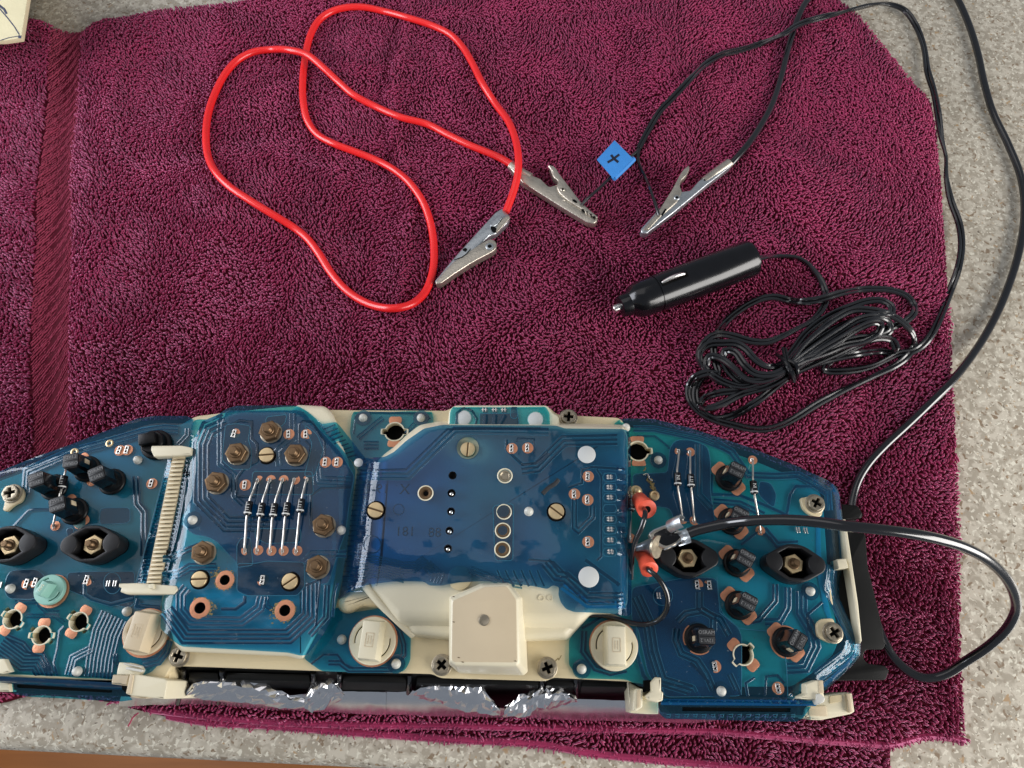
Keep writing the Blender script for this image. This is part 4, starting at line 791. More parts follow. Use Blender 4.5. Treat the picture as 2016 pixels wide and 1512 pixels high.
# right film
T(zE([(1240, 460), (1200, 420), (1110, 350), (950, 350)]), 1, 4, 2, zRf, 'trace_mid')
T(zE([(920, 285), (1100, 285), (1500, 370), (1780, 480)]), 2, 4.5, 3, zRf, 'trace_mid')
pour(zE([(1240, 450), (1290, 385), (1400, 380), (1480, 400), (1570, 440), (1595, 560), (1595, 840), (1640, 1120), (1560, 1180), (1480, 1100), (1280, 1090), (1240, 980), (920, 940), (915, 680), (1220, 670)]), zRf, 'film_navy', 9)
T(zE([(1490, 420), (1490, 860), (1600, 980)]), 2, 6, 2.4, lambda a: zRf(a)+.1, 'trace_mid')
T(zG([(210, 400), (360, 490), (500, 690), (740, 700), (940, 690), (1200, 830), (1210, 1000)]), 2, 5.5, 2.6, zRf, 'trace_mid')
T(zG([(180, 680), (180, 860), (430, 870), (640, 950), (840, 1040), (870, 860), (920, 790), (1080, 790), (1180, 860)]), 1, 6, 2.6, zRf, 'trace_mid')
pour(zG([(600, 740), (700, 760), (750, 860), (730, 980), (660, 930), (590, 860)]), zRf, 'film_navy', 8)
T(zG([(200, 920), (430, 940), (640, 1040)]), 2, 5, 2.5, zRf, 'trace_mid')
T(zG([(640, 1160), (760, 1300), (940, 1290)]), 2, 5, 2.5, zRf, 'trace_mid')
T(zG([(440, 1300), (600, 1180), (700, 1240), (760, 1340)]), 1, 5, 2.5, zRf, 'trace_mid')
T(zH([(740, 310), (740, 460), (600, 620), (470, 650)]), 2, 5, 2.5, zRf)
T(zH([(850, 340), (850, 520), (780, 640), (650, 640)]), 2, 6, 2.5, zRf, 'trace_mid')
T(zH([(970, 370), (970, 560), (1050, 700), (1090, 860), (1000, 1040), (840, 1050)]), 3, 6, 2.6, zRf, 'trace_mid')
T(zH([(1230, 140), (1215, 320), (1320, 560), (1430, 780), (1380, 920), (1100, 1120)]), 3, 6.5, 2.8, zRf, 'trace_mid')
T(zH([(1150, 470), (1020, 580), (1030, 700), (1100, 800)]), 1, 6, 2.6, zRf)
pour(zF([(905, 340), (1400, 250), (1650, 260), (1690, 560), (1830, 680), (1868, 760), (1868, 1290), (1200, 1300), (1050, 1100), (960, 700), (905, 620)]), zRf, 'film_navy', 12)
z2 = lambda a: zRf(a)+.1
T(zF([(1650, 250), (1680, 560), (1850, 700)])+zH([(740, 730), (820, 870), (840, 1060), (850, 1290)]), 1, 2.2, 2, z2, 'trace_edge')
T(zF([(1180, 1280), (1150, 1180), (1280, 1200), (1450, 1210), (1500, 1300)]), 1, 6, 2.5, z2, 'trace_mid')
T(zF([(950, 420), (1050, 640), (1090, 900), (1170, 1160), (1430, 1240)]), 3, 6, 2.6, z2)
T(zF([(1500, 380), (1500, 520), (1620, 600), (1620, 720)]), 2, 6, 2.6, z2, 'trace_dark')
T(zF([(1310, 640), (1380, 570), (1520, 545), (1680, 620), (1760, 760)]), 2, 6, 2.6, z2, 'trace_dark')
T(zF([(1300, 700), (1290, 800), (1340, 920), (1480, 980), (1560, 1100), (1620, 1240)]), 2, 6, 2.6, z2, 'trace_dark')
T(zH([(0, 1000), (100, 1100), (160, 1180)]), 1, 6, 2, z2); T(zH([(650, 1280), (660, 1120), (760, 1110), (820, 1180)]), 1, 5, 2, z2)
T(zH([(340, 1100), (400, 1230), (420, 1290)]), 2, 5, 2.4, z2); T(zH([(560, 1130), (480, 1180), (500, 1290)]), 1, 5, 2.4, z2)
T(zF([(490, 720), (480, 900), (590, 1050), (720, 1090), (860, 1060)]), 2, 5, 2.5, zRf, 'trace_dark')
T(zF([(470, 700), (640, 600), (760, 570)]), 1, 5, 2.5, zRf, 'trace_dark')
T(zF([(930, 700), (950, 900), (1010, 1110), (1130, 1280)]), 1, 8, 2.5, zRf, 'trace_mid')
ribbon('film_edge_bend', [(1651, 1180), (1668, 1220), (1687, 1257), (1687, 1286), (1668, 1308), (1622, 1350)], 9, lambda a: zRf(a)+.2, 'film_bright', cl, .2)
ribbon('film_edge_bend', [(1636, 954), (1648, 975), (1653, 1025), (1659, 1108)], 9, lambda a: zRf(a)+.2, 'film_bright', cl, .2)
# centre film
T(zC([(210, 700), (640, 700), (1050, 300), (1240, 300), (1868, 310)]), 2, 6, 2.8, zCf, 'trace_mid')
T(zC([(220, 650), (620, 640), (980, 290), (1800, 280)]), 1, 4, 2.8, zCf, 'trace_dark')
T(zE([(-60, 640), (80, 620), (310, 390), (780, 380)]), 3, 6, 2.6, zCf, 'trace_dark')
T(zC([(1500, 380), (1500, 470), (1640, 600), (1760, 590), (1868, 500)]), 1, 6, 2.6, zCf, 'trace_dark')
T(zC([(1590, 400), (1600, 370), (1740, 375), (1740, 500)]), 1, 4, 2.6, zCf, 'trace_dark')
T(zE([(850, 640), (560, 620), (470, 640), (470, 760), (350, 800)]), 1, 6, 2.4, zCf, 'trace_dark')
T(zE([(404, 900), (404, 1150), (440, 1180), (560, 1060), (560, 960)]), 2, 5, 2.4, zCf, 'trace_dark')
T(zE([(600, 640), (640, 700), (640, 1400), (600, 1440)]), 1, 5, 2.4, zCf, 'trace_dark')
for y in (710, 800, 890, 985, 1080, 1170, 1265, 1365):
    ribbon('terminal_outline', zE([(700, y-38), (670, y-34), (650, y), (670, y+34), (700, y+38), (760, y+34), (775, y), (760, y-34), (700, y-38)]), 1.4, lambda a: zCf(a)+FT, 'trace_edge', cl, .12, step=4)
    T(zE([(780, y), (860, y+4)]), 1, 13, 2, zCf, 'trace_mid')
pour(zC([(1380, 960), (1560, 940), (1555, 1440), (1400, 1440)]), zCf, 'trace_dark', 8)
T(zE([(1, 1430), (220, 1450), (330, 1560), (540, 1700)])+[], 1, 5, 2.5, zCf, 'trace_dark')
T(zF([(150, 120), (250, 240), (330, 250), (520, 430), (830, 430)]), 3, 6, 2.7, zCf, 'trace_dark')
T(zF([(300, 330), (520, 490), (850, 490)]), 2, 6, 2.7, zCf, 'film_bright')
T(zF([(500, 100), (800, 320)]), 1, 8, 2.7, zCf, 'trace_dark')
for k in range(9):
    t = k/8; T(zD([(170-70*t+60*0, 60+26*k), (380+40*t, 70+22*k), (600, 120+22*k)] + ([(700, 120+22*k), (760, 70+22*k+10*k*0), (860, 150+10*k)] if k < 5 else [])), 1, 3.4, 2.2, zCf, 'trace_mid')
T(zD([(800, 140), (900, 240), (880, 300)]), 4, 4, 2.4, zCf, 'trace_mid')
T(zD([(1180, 180), (1450, 290), (1640, 320)]), 3, 3.5, 2.4, zCf, 'trace_mid')
for k in range(6): T(zD([(1420+70*k, 190), (1440+70*k, 240), (1500+66*k, 330)]), 1, 4.2, 2.4, zCf, 'trace_dark')
for k in range(26):
    y = 915+k*10; T([(np.interp(y, [900, 1181], [706, 668]), y), (np.interp(y, [900, 1181], [738, 712]), y-1)], 1, 2.6, 2, zCf, 'trace_mid', h=.05)
# dark stroke on the film
tube('dark_stroke', zE([(125, 855, ZC+.5), (180, 800, ZC+.6), (230, 770, ZC+.6), (265, 730, ZC+.5)]), .95, 'emboss', cl, n=8, step=1)
# --- bright curl highlights come from the light; embossed numbers under the film
for s, x, y, sz in (('X', 797, 964, 6.2), ('19-1', 742, 963, 5.6), ('88', 856, 1049, 5.4), ('181', 798, 1047, 5.4)):
    o = put('embossed_text', text_me('embossed_text', s, sz, .04, 'trace_dark', mirror=True), cl, W(x, y, zat(x, y)+.12))
ribbon('embossed_ring', circ(785, 1003, 10.5, 26)+[circ(785, 1003, 10.5, 26)[0]], 2.2, lambda a: zCf(a)+FT, 'trace_dark', cl, .12, step=3)
ribbon('embossed_ring', circ(733, 1072, 17, 30)+[circ(733, 1072, 17, 30)[0]], 2.6, lambda a: zCf(a)+FT, 'trace_dark', cl, .12, step=4)
# ------------------------------------------------------------------ small hardware
def B(name, me, x, y, z=None, rz=0, par=None): return put(name, me, par or cl, W(x, y, zat(x, y) if z is None else z), rz)
def sub(name, me, parent, loc=(0, 0, 0), rz=0):
    o = bpy.data.objects.new(name, me); link(o, parent, loc, (0, 0, rz)); return o
hexp = lambda r, a=0: [(r*math.cos(a+k*math.pi/3), r*math.sin(a+k*math.pi/3)) for k in range(6)]
def loc_me(name, outer, z0, z1, m, holes=(), bev=.15):
    bev = min(bev, (z1-z0)*.45); me = fill2d(outer, holes, (z1-z0)/2-bev, bev); me.transform(Matrix.Translation((0, 0, (z0+z1)/2))); me.transform(Matrix.Scale(MM, 4))
    me.materials.clear(); me.materials.append(M[m]); me.name = name
    bm = bmesh.new(); bm.from_mesh(me); bmesh.ops.remove_doubles(bm, verts=bm.verts, dist=1e-7); bmesh.ops.recalc_face_normals(bm, faces=bm.faces); bm.to_mesh(me); bm.free()
    me.polygons.foreach_set('use_smooth', [True]*len(me.polygons)); me.set_sharp_from_angle(angle=R(30)); return me
nut_me = loc_me('hex_nut', hexp(4.55), .5, 3.6, 'old_brass', [circ(0, 0, 1.9, 18)], .45)
wash_me = lathe_me('washer', [(4.7, 0), (4.7, .3), (4.5, .4), (1.8, .4)], 'old_steel', 32)
def screwprof(r, z0, z1, p=.45, d=.14):
    out = []; z = z0
    while z < z1: out += [(r, z), (r-d, z+p*.5)]; z += p
    return out
stud_me = lathe_me('threaded_stud', [(2.5, 3.4), (2.5, 4.1), (2.3, 4.3)]+screwprof(1.75, 4.3, 6.6)+[(1.5, 6.9), (.01, 6.95)], 'old_brass', 20, 25)
for i, (x, y) in enumerate([(534, 852), (469, 895), (584, 897), (429, 952), (639, 1036), (403, 1089), (627, 1117)]):
    n_ = B('hex_nut', nut_me, x, y, rz=.3+i*.9); sub('washer', wash_me, n_); sub('threaded_stud', stud_me, n_)
# slotted brass screws
def dshape(r, sgn, g): return [(r*math.cos(t), sgn*(g+(r-g)*1.0*max(0, math.sin(t)) if False else 0)) for t in [0]]
def halfdisc(r, g, sgn):
    a0 = math.asin(g/r); ts = [a0+(math.pi-2*a0)*k/16 for k in range(17)]; return [(r*math.cos(t), sgn*r*math.sin(t)) for t in ts]
hd1 = loc_me('screw_half', halfdisc(3.1, .32, 1), .5, 1.5, 'brass', bev=.22); hd2 = loc_me('screw_half', halfdisc(3.1, .32, -1), .5, 1.5, 'brass', bev=.22)
sb_me = lathe_me('slotted_screw', [(3.12, 0), (3.12, .7), (2.6, .72), (.01, .72)], 'old_brass', 30); sh_me = lathe_me('screw_well', [(3.9, 0), (3.9, .12), (3.0, .16), (2.9, .1)], 'void', 30)
for x, y, a, z in [(526, 897, .08, None), (394, 1141, .05, None), (572, 1145, .62, None), (740, 1005, -.3, None), (921, 886, 1.5, 67.4), (1095, 1008, -.65, None), (905, 1141, 1.15, 66.6)]:
    s_ = B('slotted_screw', sb_me, x, y, z, a); sub('screw_half', hd1, s_); sub('screw_half', hd2, s_)
    if z is None: sub('screw_well', sh_me, s_)
well_me = lathe_me('screw_boss', [(4.7, 0), (4.7, .1), (4.0, .1), (3.3, -.25), (.01, -.25)], 'cream', 32)
B('screw_boss', well_me, 921, 882, 67.35); o = B('screw_boss', lathe_me('screw_boss', [(4.6, -.2), (4.6, .6), (4.2, .8), (.01, .8)], 'cream', 30), 905, 1138, zat(905, 1138)-1.2)
# Phillips screws
def cross(r, w): return [(w, w), (r, w), (r, -w), (w, -w), (w, -r), (-w, -r), (-w, -w), (-r, -w), (-r, w), (-w, w), (-w, r), (w, r)]
ph_me = loc_me('hex_screw', fillet(hexp(3.75), 1.2, 3), .2, 2.3, 'old_steel', [cross(2.15, .62)], .35); pf_me = lathe_me('screw_recess', [(3.3, .6), (3.3, .9), (.01, .6)], 'void', 20)
flg = lathe_me('screw_flange', [(4.1, 0), (4.1, .3), (3.8, .5), (3.2, .5)], 'old_steel', 28)
for i, (x, y, z) in enumerate([(25, 972, ZB+1.6), (354, 1292, ZB-.6), (870, 1309, ZB-.6), (1077, 1315, ZB-.6), (1119, 823, ZB-.6), (1604, 992, ZB+1.9), (1639, 1246, ZB+1.9)]):
    h = B('hex_screw', ph_me, x, y, z, .2+i*1.1); sub('screw_recess', pf_me, h); sub('screw_flange', flg, h)
ext('screw_lug', fillet(zI([(55, 800), (110, 782), (190, 795), (215, 850), (190, 920), (110, 960), (60, 1010), (20, 1000), (40, 930), (30, 860)]), 6), ZB+1.6, ZB-.3, 'cream', cl, bev=.4)
ext('screw_lug', fillet(zG([(960, 890), (1000, 885), (1060, 870), (1140, 890), (1160, 950), (1150, 1050), (1100, 1060), (1030, 1030), (980, 980)]), 6), ZB+1.9, ZB-3, 'cream', cl, bev=.4)
ext('screw_lug', fillet(zH([(1100, 660), (1140, 615), (1250, 610), (1270, 680), (1310, 740), (1300, 810), (1230, 830), (1160, 800), (1110, 770)]), 6), ZB+1.9, ZB-3, 'cream', cl, bev=.4)
ext('side_strip', fillet([(1607, 1010), (1615, 1022), (1618, 1120), (1634, 1200), (1642, 1230), (1636, 1235), (1622, 1200), (1606, 1120)], 3), ZB-.25, ZB-2, 'white_pin', cl, bev=.3)
# copper ring sockets of the left block
for x, y, r in sock:
    s_ = sc(x, y, ZL); k = r*s_
    c_ = B('ring_contact', lathe_me('ring_contact', [(k*1.85, 0), (k*1.85, .16), (k*1.2, .32), (k, .3), (k, .15)], 'copper', 32), x, y)
    sub('socket_bore', lathe_me('socket_bore', [(k*1.01, .15), (k*.97, -2.2), (.01, -2.2)], 'void', 28), c_)
    for q in range(26):
        a = rng.uniform(0, 6.3) if q > 9 else rng.normal(-2.2 if x < 500 else 2.9, .5); d_ = k*1.85+abs(rng.normal(0, 1.1)); 
        me = 'residue'
    blob = []
    bmx = bmesh.new()
    for q in range(60):
        a = rng.uniform(0, 6.3) if q % 2 else rng.normal(-.15 if x < 420 else (2.6 if x < 500 else 3.1), .35); d_ = k*1.75+abs(rng.normal(0, 1.3 if q % 2 == 0 else .35)); s0 = rng.uniform(.10, .34)
        mt = Matrix.Translation((d_*math.cos(a), d_*math.sin(a), .12))@Matrix.Diagonal((s0*1.6, s0, .1, 1)); bmesh.ops.create_icosphere(bmx, subdivisions=1, radius=1, matrix=mt)
    o = sub('glue_residue', from_bm('glue_residue', bmx, 'residue'), c_); o['kind'] = 'stuff'
# grommets, silver pins
g_me = lathe_me('grommet_socket', [(3.2, -.3), (3.2, .45), (3.0, .6), (2.75, .55), (2.7, .1)], 'cream_pale', 30)
gi_me = lathe_me('brown_bushing', [(2.72, -1), (2.7, .42), (2.3, .5), (1.4, .2), (1.2, -.6), (.01, -.6)], 'old_brass', 26); gh_me = lathe_me('bore', [(1.05, -.55), (1.05, -.45), (.01, -.45)], 'void', 16)
for i, (x, y, r) in enumerate(gr):
    g_ = B('grommet_socket', g_me, x, y, ZC); sub('brown_bushing', gi_me if i < 4 else lathe_me('grey_bushing', [(2.5, -1), (2.5, .1), (1.9, .1), (1.5, -.3), (.01, -.3)], 'old_steel', 24), g_); 
    if i < 4: sub('bore', gh_me, g_)
sp_me = lathe_me('contact_pin', [(.95, -1), (.95, -.1), (.75, .35), (.35, .6), (.01, .65)], 'tin', 18); sw_me = lathe_me('pin_hole', [(1.65, -.3), (1.65, .3), (1.4, .36), (1.3, -.5), (.01, -.5)], 'void', 22)
for x, y, p_ in ((891, 936, 0), (889, 971, 1), (888, 1007, 1), (885, 1045, 1), (882, 1080, 1)):
    w_ = B('pin_hole', sw_me, x, y, ZC+.05)
    if p_: sub('contact_pin', sp_me, w_, (.05, -.35, 0))
# solder pads with two-hole terminal
pd_me = lathe_me('copper_pad', [(2.35, 0), (2.35, .08), (.01, .1)], 'copper', 24)
tm_me = loc_me('terminal', fillet([(-.85, -1.85), (.85, -1.85), (.85, 1.85), (-.85, 1.85)], .25, 2), .1, .65, 'tin', [circ(0, .72, .45, 10), circ(0, -.72, .45, 10)], .12)
tf_me = box_me('terminal_hole', 1.1, 2.6, .2, 'void', .02)
pads = [(462, 854, -.2), (569, 855, .1), (603, 855, .1), (641, 910, 0), (664, 910, 0), (483, 955, 0), (518, 1142, -.05), (1008, 883, 0), (1039, 882, 0), (1158, 938, -.05), (1131, 973, 0), (1157, 984, 0), (1158, 1067, 0), (1373, 1151, .05), (1397, 1152, .05), (1408, 1312, .05), (1532, 1355, .1), (236, 887, -.2), (251, 886, -.1), (299, 952, -.1), (54, 1149, -.1), (71, 1147, -.1), (172, 1142, -.15)]
for x, y, a in pads:
    p_ = B('copper_pad', pd_me, x, y, rz=a); t_ = sub('terminal', tm_me, p_, (-.2, 0, 0)); sub('terminal_hole', tf_me, p_, (-.2, 0, .12))
prong = box_me('terminal_prong', .55, 2.5, .9, 'tin', .12)
for x, y in ((215, 1149), (228, 1149), (2, 1152), (1296, 1173), (1314, 1173), (1570, 1044), (1585, 1045)):
    for d_ in (-.5, .5): put('terminal_prong', prong, cl, W(x, y, zat(x, y)+.1)+Vector((d_, 0, 0)))
ribbon('terminal_outline', circ(221, 1148, 17, 26, 21)+[circ(221, 1148, 17, 26, 21)[0]], 1.6, lambda a: zLf(a)+FT, 'trace_edge', cl, .12, step=4)
ribbon('terminal_outline', circ(1305, 1173, 19, 26, 19)+[circ(1305, 1173, 19, 26, 19)[0]], 1.6, lambda a: zRf(a)+FT, 'trace_edge', cl, .22, step=4)
hbar = box_me('spring_terminal', .5, 2.1, .5, 'tin', .1); hcr = box_me('crossbar', 2.6, .55, .45, 'tin', .1)
for x, y in [(1200+k*.3, y) for k, y in enumerate((940, 960, 980, 1023, 1043, 1064, 1087))]:
    p_ = B('spring_terminal', hcr, x, y+2); sub('terminal_bar', hcr, p_, (0, .95, 0)); sub('terminal_bar', hbar, p_, (-.55, .5, .1)); sub('terminal_bar', hbar, p_, (.55, .5, .1))
for x, y in ((954, 807), (974, 807), (992, 807)):
    p_ = B('spring_terminal', hbar, x-3, y); sub('terminal_bar', hbar, p_, (1.2, 0, 0)); sub('terminal_bar', hcr, p_, (.6, 0, 0))
ring = B('copper_eyelet', lathe_me('copper_eyelet', [(1.7, 0), (1.7, .2), (1.2, .4), (.8, .2), (.7, 0)], 'brass', 22), 216, 873)
B('copper_eyelet', ring.data, 147, 890)
# diodes
def diode(a, b, c, name='diode', lab='ITT', zb=None, hook=True, wht=True):
    z0 = zat(*a)+.5; z1 = zat(*c)+.5; zb = zb or max(z0, z1)+2.6
    A_, B_, C_ = W(*a, z0), W(*b, zb), W(*c, z1); D = (A_-C_).normalized(); L = 2.9
    hd = (W(*a, zb)-W(*c, zb)); hd.z = 0; hd.normalize(); e1, e2 = B_+hd*L, B_-hd*L
    P = [e2+hd*0, e2+hd*.25, e2+hd*.3, e1-hd*.3, e1-hd*.25, e1]; v, f = tube_vf([e2, e2+hd*.2, e2+hd*.5, e1-hd*.5, e1-hd*.2, e1], [1.2, 1.45, 1.52, 1.52, 1.45, 1.2], 18)
    d = put(name, mesh(name, v, f, 'black_gloss'), cl)
    def s(n, me): o = bpy.data.objects.new(n, me); S.collection.objects.link(o); o.parent = d; return o
    v, f = tube_vf([e2+hd*.75, e2+hd*1.3], 1.55, 18); base = WL.get(d.name, Vector())
    s('cathode_band', mesh('cathode_band', v, f, 'print_white'))
    for e, q, z_ in ((e1, A_, 1), (e2, C_, -1)):
        P = crom([e-hd*.3*z_, e+hd*z_*1.2, e.lerp(q, .55)+Vector((0, 0, .35)), q+Vector((0, 0, .3)), q+Vector((0, 0, -.5))], .8); v, f = tube_vf(P, .44, 8); s('lead', mesh('lead', v, f, 'lead_wire'))
        p_ = lathe_me('solder_pad', [(2.0, 0), (2.0, .08), (.01, .1)], 'copper', 20); o = s('solder_pad', p_); o.location = (q+Vector((.35, .2, -.5)))*MM
        bmx = bmesh.new()
        for k in range(5):
            sx, sy = (.35, 1.3) if k < 2 else (.9, .3)
            o_ = ((-.5, 0), (.5, 0), (0, .75), (0, -.75), (0, -1.25))[k]
            bmesh.ops.create_cube(bmx, size=1, matrix=Matrix.Translation((q.x+o_[0], q.y+o_[1], q.z-.15+.1*k))@Matrix.Diagonal((sx, sy if k < 2 else .32, .5, 1)))
        bmesh.ops.bevel(bmx, geom=bmx.edges[:], offset=.08, segments=1, affect='EDGES'); s('solder_claw', from_bm('solder_claw', bmx, 'tin'))
    if lab:
        o = s('lettering', text_me('lettering', lab, 2.0, .02, 'print_white')); ang_ = math.atan2(hd.y, hd.x); o.location = (B_+hd*.5+Vector((.1, 0, 1.54)))*MM; o.rotation_euler = (0, 0, ang_)
    return d
diode((507, 946), (489, 1001), (482, 1084)); diode((531, 945), (514, 1004), (506, 1084), lab='ITT'); diode((556, 945), (539, 1005), (532, 1085)); diode((579, 945), (564, 1003), (556, 1085)); diode((604, 944), (592, 996), (583, 1085))
diode((1336, 888), (1334, 944), (1343, 1023), lab='IN', zb=59.5); diode((1358, 890), (1360, 947), (1366, 1025), lab='ITT', zb=59.5); diode((1481, 906), (1484, 960), (1496, 1045), lab='IN', zb=59.5)
diode((133, 915), (124, 950), (106, 1036), lab='ITT', zb=61); diode((1246, 972), (1243, 994), (1240, 1060), lab='IN4', zb=59.5)
# bulb openings: copper lobes, rims, dark wells
def opening(px, py, a, r, lobes=1.9, rim='cream_pale'):
    s_ = sc(px, py, ZB); z = ZB+FT+.02; k = r*s_
    org = W(px, py, z); zl = zat(px+r*1.6*math.sin(a), py+r*1.6*math.cos(a))+.02
    strip = [(-k*.62, -k*lobes), (k*.62, -k*lobes), (k*.62, k*lobes), (-k*.62, k*lobes)]
    def nt_(rr, nl): return [((rr*nl if abs(math.cos(t)) > math.cos(.30) else rr)*math.cos(t), (rr*nl if abs(math.cos(t)) > math.cos(.30) else rr)*math.sin(t)) for t in [2*math.pi*q/60 for q in range(60)]]
    o = put('bulb_opening', loc_me('bulb_opening', nt_(k*1.12, 1.36), -3.0, .3, rim, [nt_(k*.97, 1.38)], .12), cl, org, -a)
    for sg in (1, -1): sub('copper_lobe', loc_me('copper_lobe', fillet([(-k*.66, sg*k*.95), (-k*.72, sg*k*1.5), (-k*.55, sg*k*lobes), (k*.55, sg*k*lobes), (k*.72, sg*k*1.5), (k*.66, sg*k*.95)][::sg], .9, 3), 0, .13, 'copper', bev=.05), o)
    sub('lamp_well', loc_me('lamp_well', nt_(k*1.05, 1.36), -5.2, -4.9, 'void', bev=.05), o)
for h in holesL: opening(h[0], h[1], h[2]-R(35), h[3])
opening(hN[0], hN[1], R(-42), 18.5); opening(hO[0], hO[1], R(0), 19, 1.6); opening(hP[0], hP[1], R(0), 18, 1.75)
# bulb holders
hb = lathe_me('bulb_holder', [(5.7, 0), (5.7, .9), (5.4, 1.3), (4.7, 1.5), (4.35, 4.6), (4.0, 5.2), (.01, 5.2)], 'black_plastic', 34)
def tower():
    bm = bmesh.new(); a = [(-3.3, -2.2), (-2.4, -3.1), (2.4, -3.1), (3.3, -2.2), (3.3, 2.2), (2.4, 3.1), (-2.4, 3.1), (-3.3, 2.2)]
    lo = [bm.verts.new((x*1.12, y*1.15, 4.5)) for x, y in a]; hi = [bm.verts.new((x, y, 13.6)) for x, y in a]
    for i in range(8): bm.faces.new([lo[i-1], lo[i], hi[i], hi[i-1]])
    bm.faces.new(hi); bm.faces.new(lo[::-1]); bmesh.ops.recalc_face_normals(bm, faces=bm.faces)
    bmesh.ops.bevel(bm, geom=[e for e in bm.edges if e.verts[0].co.z > 13 and e.verts[1].co.z > 13], offset=.3, segments=2, affect='EDGES'); return from_bm('grip', bm, 'black_gloss')
tw_me = tower(); tp_me = loc_me('grip_top', fillet([(-3.0, -2.7), (3.0, -2.7), (3.0, 2.7), (-3.0, 2.7)], .6, 2), 13.5, 13.75, 'holder_top', bev=.08); gv_me = box_me('grip_groove', 6.0, .25, .3, 'black_gloss', .05)
tx1 = text_me('lettering', 'OSRAM', 1.9, .05, 'holder_edge' if 'holder_edge' in M else 'holder_top'); mat('letter_glint', (.22, .22, .22), .35, var=.1); tx1.materials[0] = M['letter_glint']; tx2 = text_me('lettering', '12V1.2', 1.8, .05, 'letter_glint')  # grey colour paints in the glints on the moulded letters
ct_me = box_me('contact_tab', .5, 1.9, 3.4, 'cream_warm', .1)
for i, (x, y, a, lb) in enumerate([(108, 960, 20, 200), (173, 924, 190, 190), (222, 949, 25, 205), (148, 1007, 200, 185), (1434, 942, -28, 0), (1439, 1027, -30, 0), (1450, 1109, -32, 0), (1454, 1192, -30, 0), (1375, 1257, -2, 0), (1547, 1264, 55, 0)]):
    h = B('bulb_holder', hb, x, y, ZB+FT+.1, R(a)); sub('grip', tw_me, h); sub('grip_top', tp_me, h); sub('grip_groove', gv_me, h, (0, 0, 13.6))
    o = sub('lettering', tx1, h, (0, 1.4, 13.8)); o = sub('lettering', tx2, h, (0, -1.4, 13.8), math.pi); sub('contact_tab', ct_me, h, (-3.6, -.6, 6.0))
    ca = R(38 if x > 1000 else -35); k = 5.6
    if i not in (8,):
        for sg in (1, -1):
            if x > 1000 or i in (1, 3): sub('copper_lobe', loc_me('copper_lobe', fillet([(-k*.55, sg*k*.5), (-k*.6, sg*k*1.15), (-k*.45, sg*k*1.42), (k*.45, sg*k*1.42), (k*.6, sg*k*1.15), (k*.55, sg*k*.5)][::sg], .8, 3), -.08, .05, 'copper', bev=.03), h, rz=R(40)-R(a))
        sub('copper_lobe', lathe_me('copper_lobe', [(6.3, -.1), (6.3, .05), (5, .06)], 'copper', 30), h) if x > 1000 and i in (9,) else None
    else: sub('copper_lobe', lathe_me('copper_lobe', [(6.2, -.1), (6.2, .05), (5, .06)], 'copper', 30), h)
# diamond gauge sockets
dia = fillet([(-11.9, -2.2), (-11.9, 2.2), (-3.2, 7.5), (3.2, 7.5), (11.9, 2.2), (11.9, -2.2), (3.2, -7.5), (-3.2, -7.5)], 3.2, 6)
def arc(cx, cy, r, a0, a1, n=8): return [(cx+r*math.cos(a0+(a1-a0)*k/n), cy+r*math.sin(a0+(a1-a0)*k/n)) for k in range(n+1)]
inn = [(-2.6, 5.9), (2.6, 5.9), (6.4, 3.6)]+arc(9.4, 0, 4.4, R(128), R(232))+[(6.4, -3.6), (2.6, -5.9), (-2.6, -5.9), (-6.4, -3.6)]+arc(-9.4, 0, 4.4, R(-52), R(52))+[(-6.4, 3.6)]
dm = loc_me('gauge_socket', dia, 0, 8.2, 'socket_top', [inn], .5); df = loc_me('socket_floor', dia, 0, .8, 'void', bev=.1)
gn = loc_me('hex_nut', hexp(4.1), 1.2, 5.8, 'brass', [circ(0, 0, 1.9, 18)], .4); gs = lathe_me('threaded_stud', [(2.3, 5.0), (2.3, 6.1), (2.0, 6.3)]+screwprof(1.45, 6.3, 9.4)+[(1.2, 9.7), (.01, 9.75)], 'old_brass', 20, 25)
for x, y, a, b in ((36, 1078, 4, .2), (197, 1077, 3, .5), (1348, 1103, -2, .1), (1553, 1114, -5, .35)):
    g_ = B('gauge_socket', dm, x, y, ZB+FT+.1, R(a)); sub('socket_floor', df, g_); sub('hex_nut', gn, g_, rz=b); sub('threaded_stud', gs, g_)
# cream twist plugs
def arcslit(r, w, a0, a1): return arc(0, 0, r, a0, a1, 10)+arc(0, 0, r-w, a1, a0, 10)
def plug(x, y, a, r, m, z0, mark=True, blk_=(7.4, 15.5, 7)):
    p_ = B('twist_plug', loc_me('twist_plug', circ(0, 0, r, 40), 0, 2.3, m, [arcslit(r*.78, .42, R(-52), R(12)), arcslit(r*.78, .42, R(128), R(192))], .35), x, y, z0, R(a))
    sub('plug_floor', lathe_me('plug_floor', [(r*.9, .6), (r*.9, 1.1), (.01, 1.1)], 'void', 24), p_)
    sub('grip', box_me('grip', blk_[0]*1.25, blk_[1], blk_[2], m, .7, .74, .9), p_, (0, 0, 1.9))
    if mark:
        zt_ = 1.9+blk_[2]
        for q, (sx, sy, dx, dy) in enumerate([(.22, 5, -1.5, 0), (.22, 5, 1.5, 0), (3.0, .22, 0, 2.5), (3.0, .22, 0, -2.5), (.2, 3.2, -.5, 0), (.2, 3.2, .5, 0)]): sub('emblem_line', box_me('emblem_line', sx, sy, .2, 'cream_warm', .03), p_, (dx, dy, zt_-.06))
        sub('notch', box_me('notch', 1.7, .9, .3, 'void', .05), p_, (0, -blk_[1]*.45+.3, zt_-1.2))
    return p_
def back_ring(x, y, r, z): B('copper_collar', lathe_me('copper_collar', [(r, 0), (r, .12), (r-2.5, .14)], 'copper', 36), x, y-2, z)
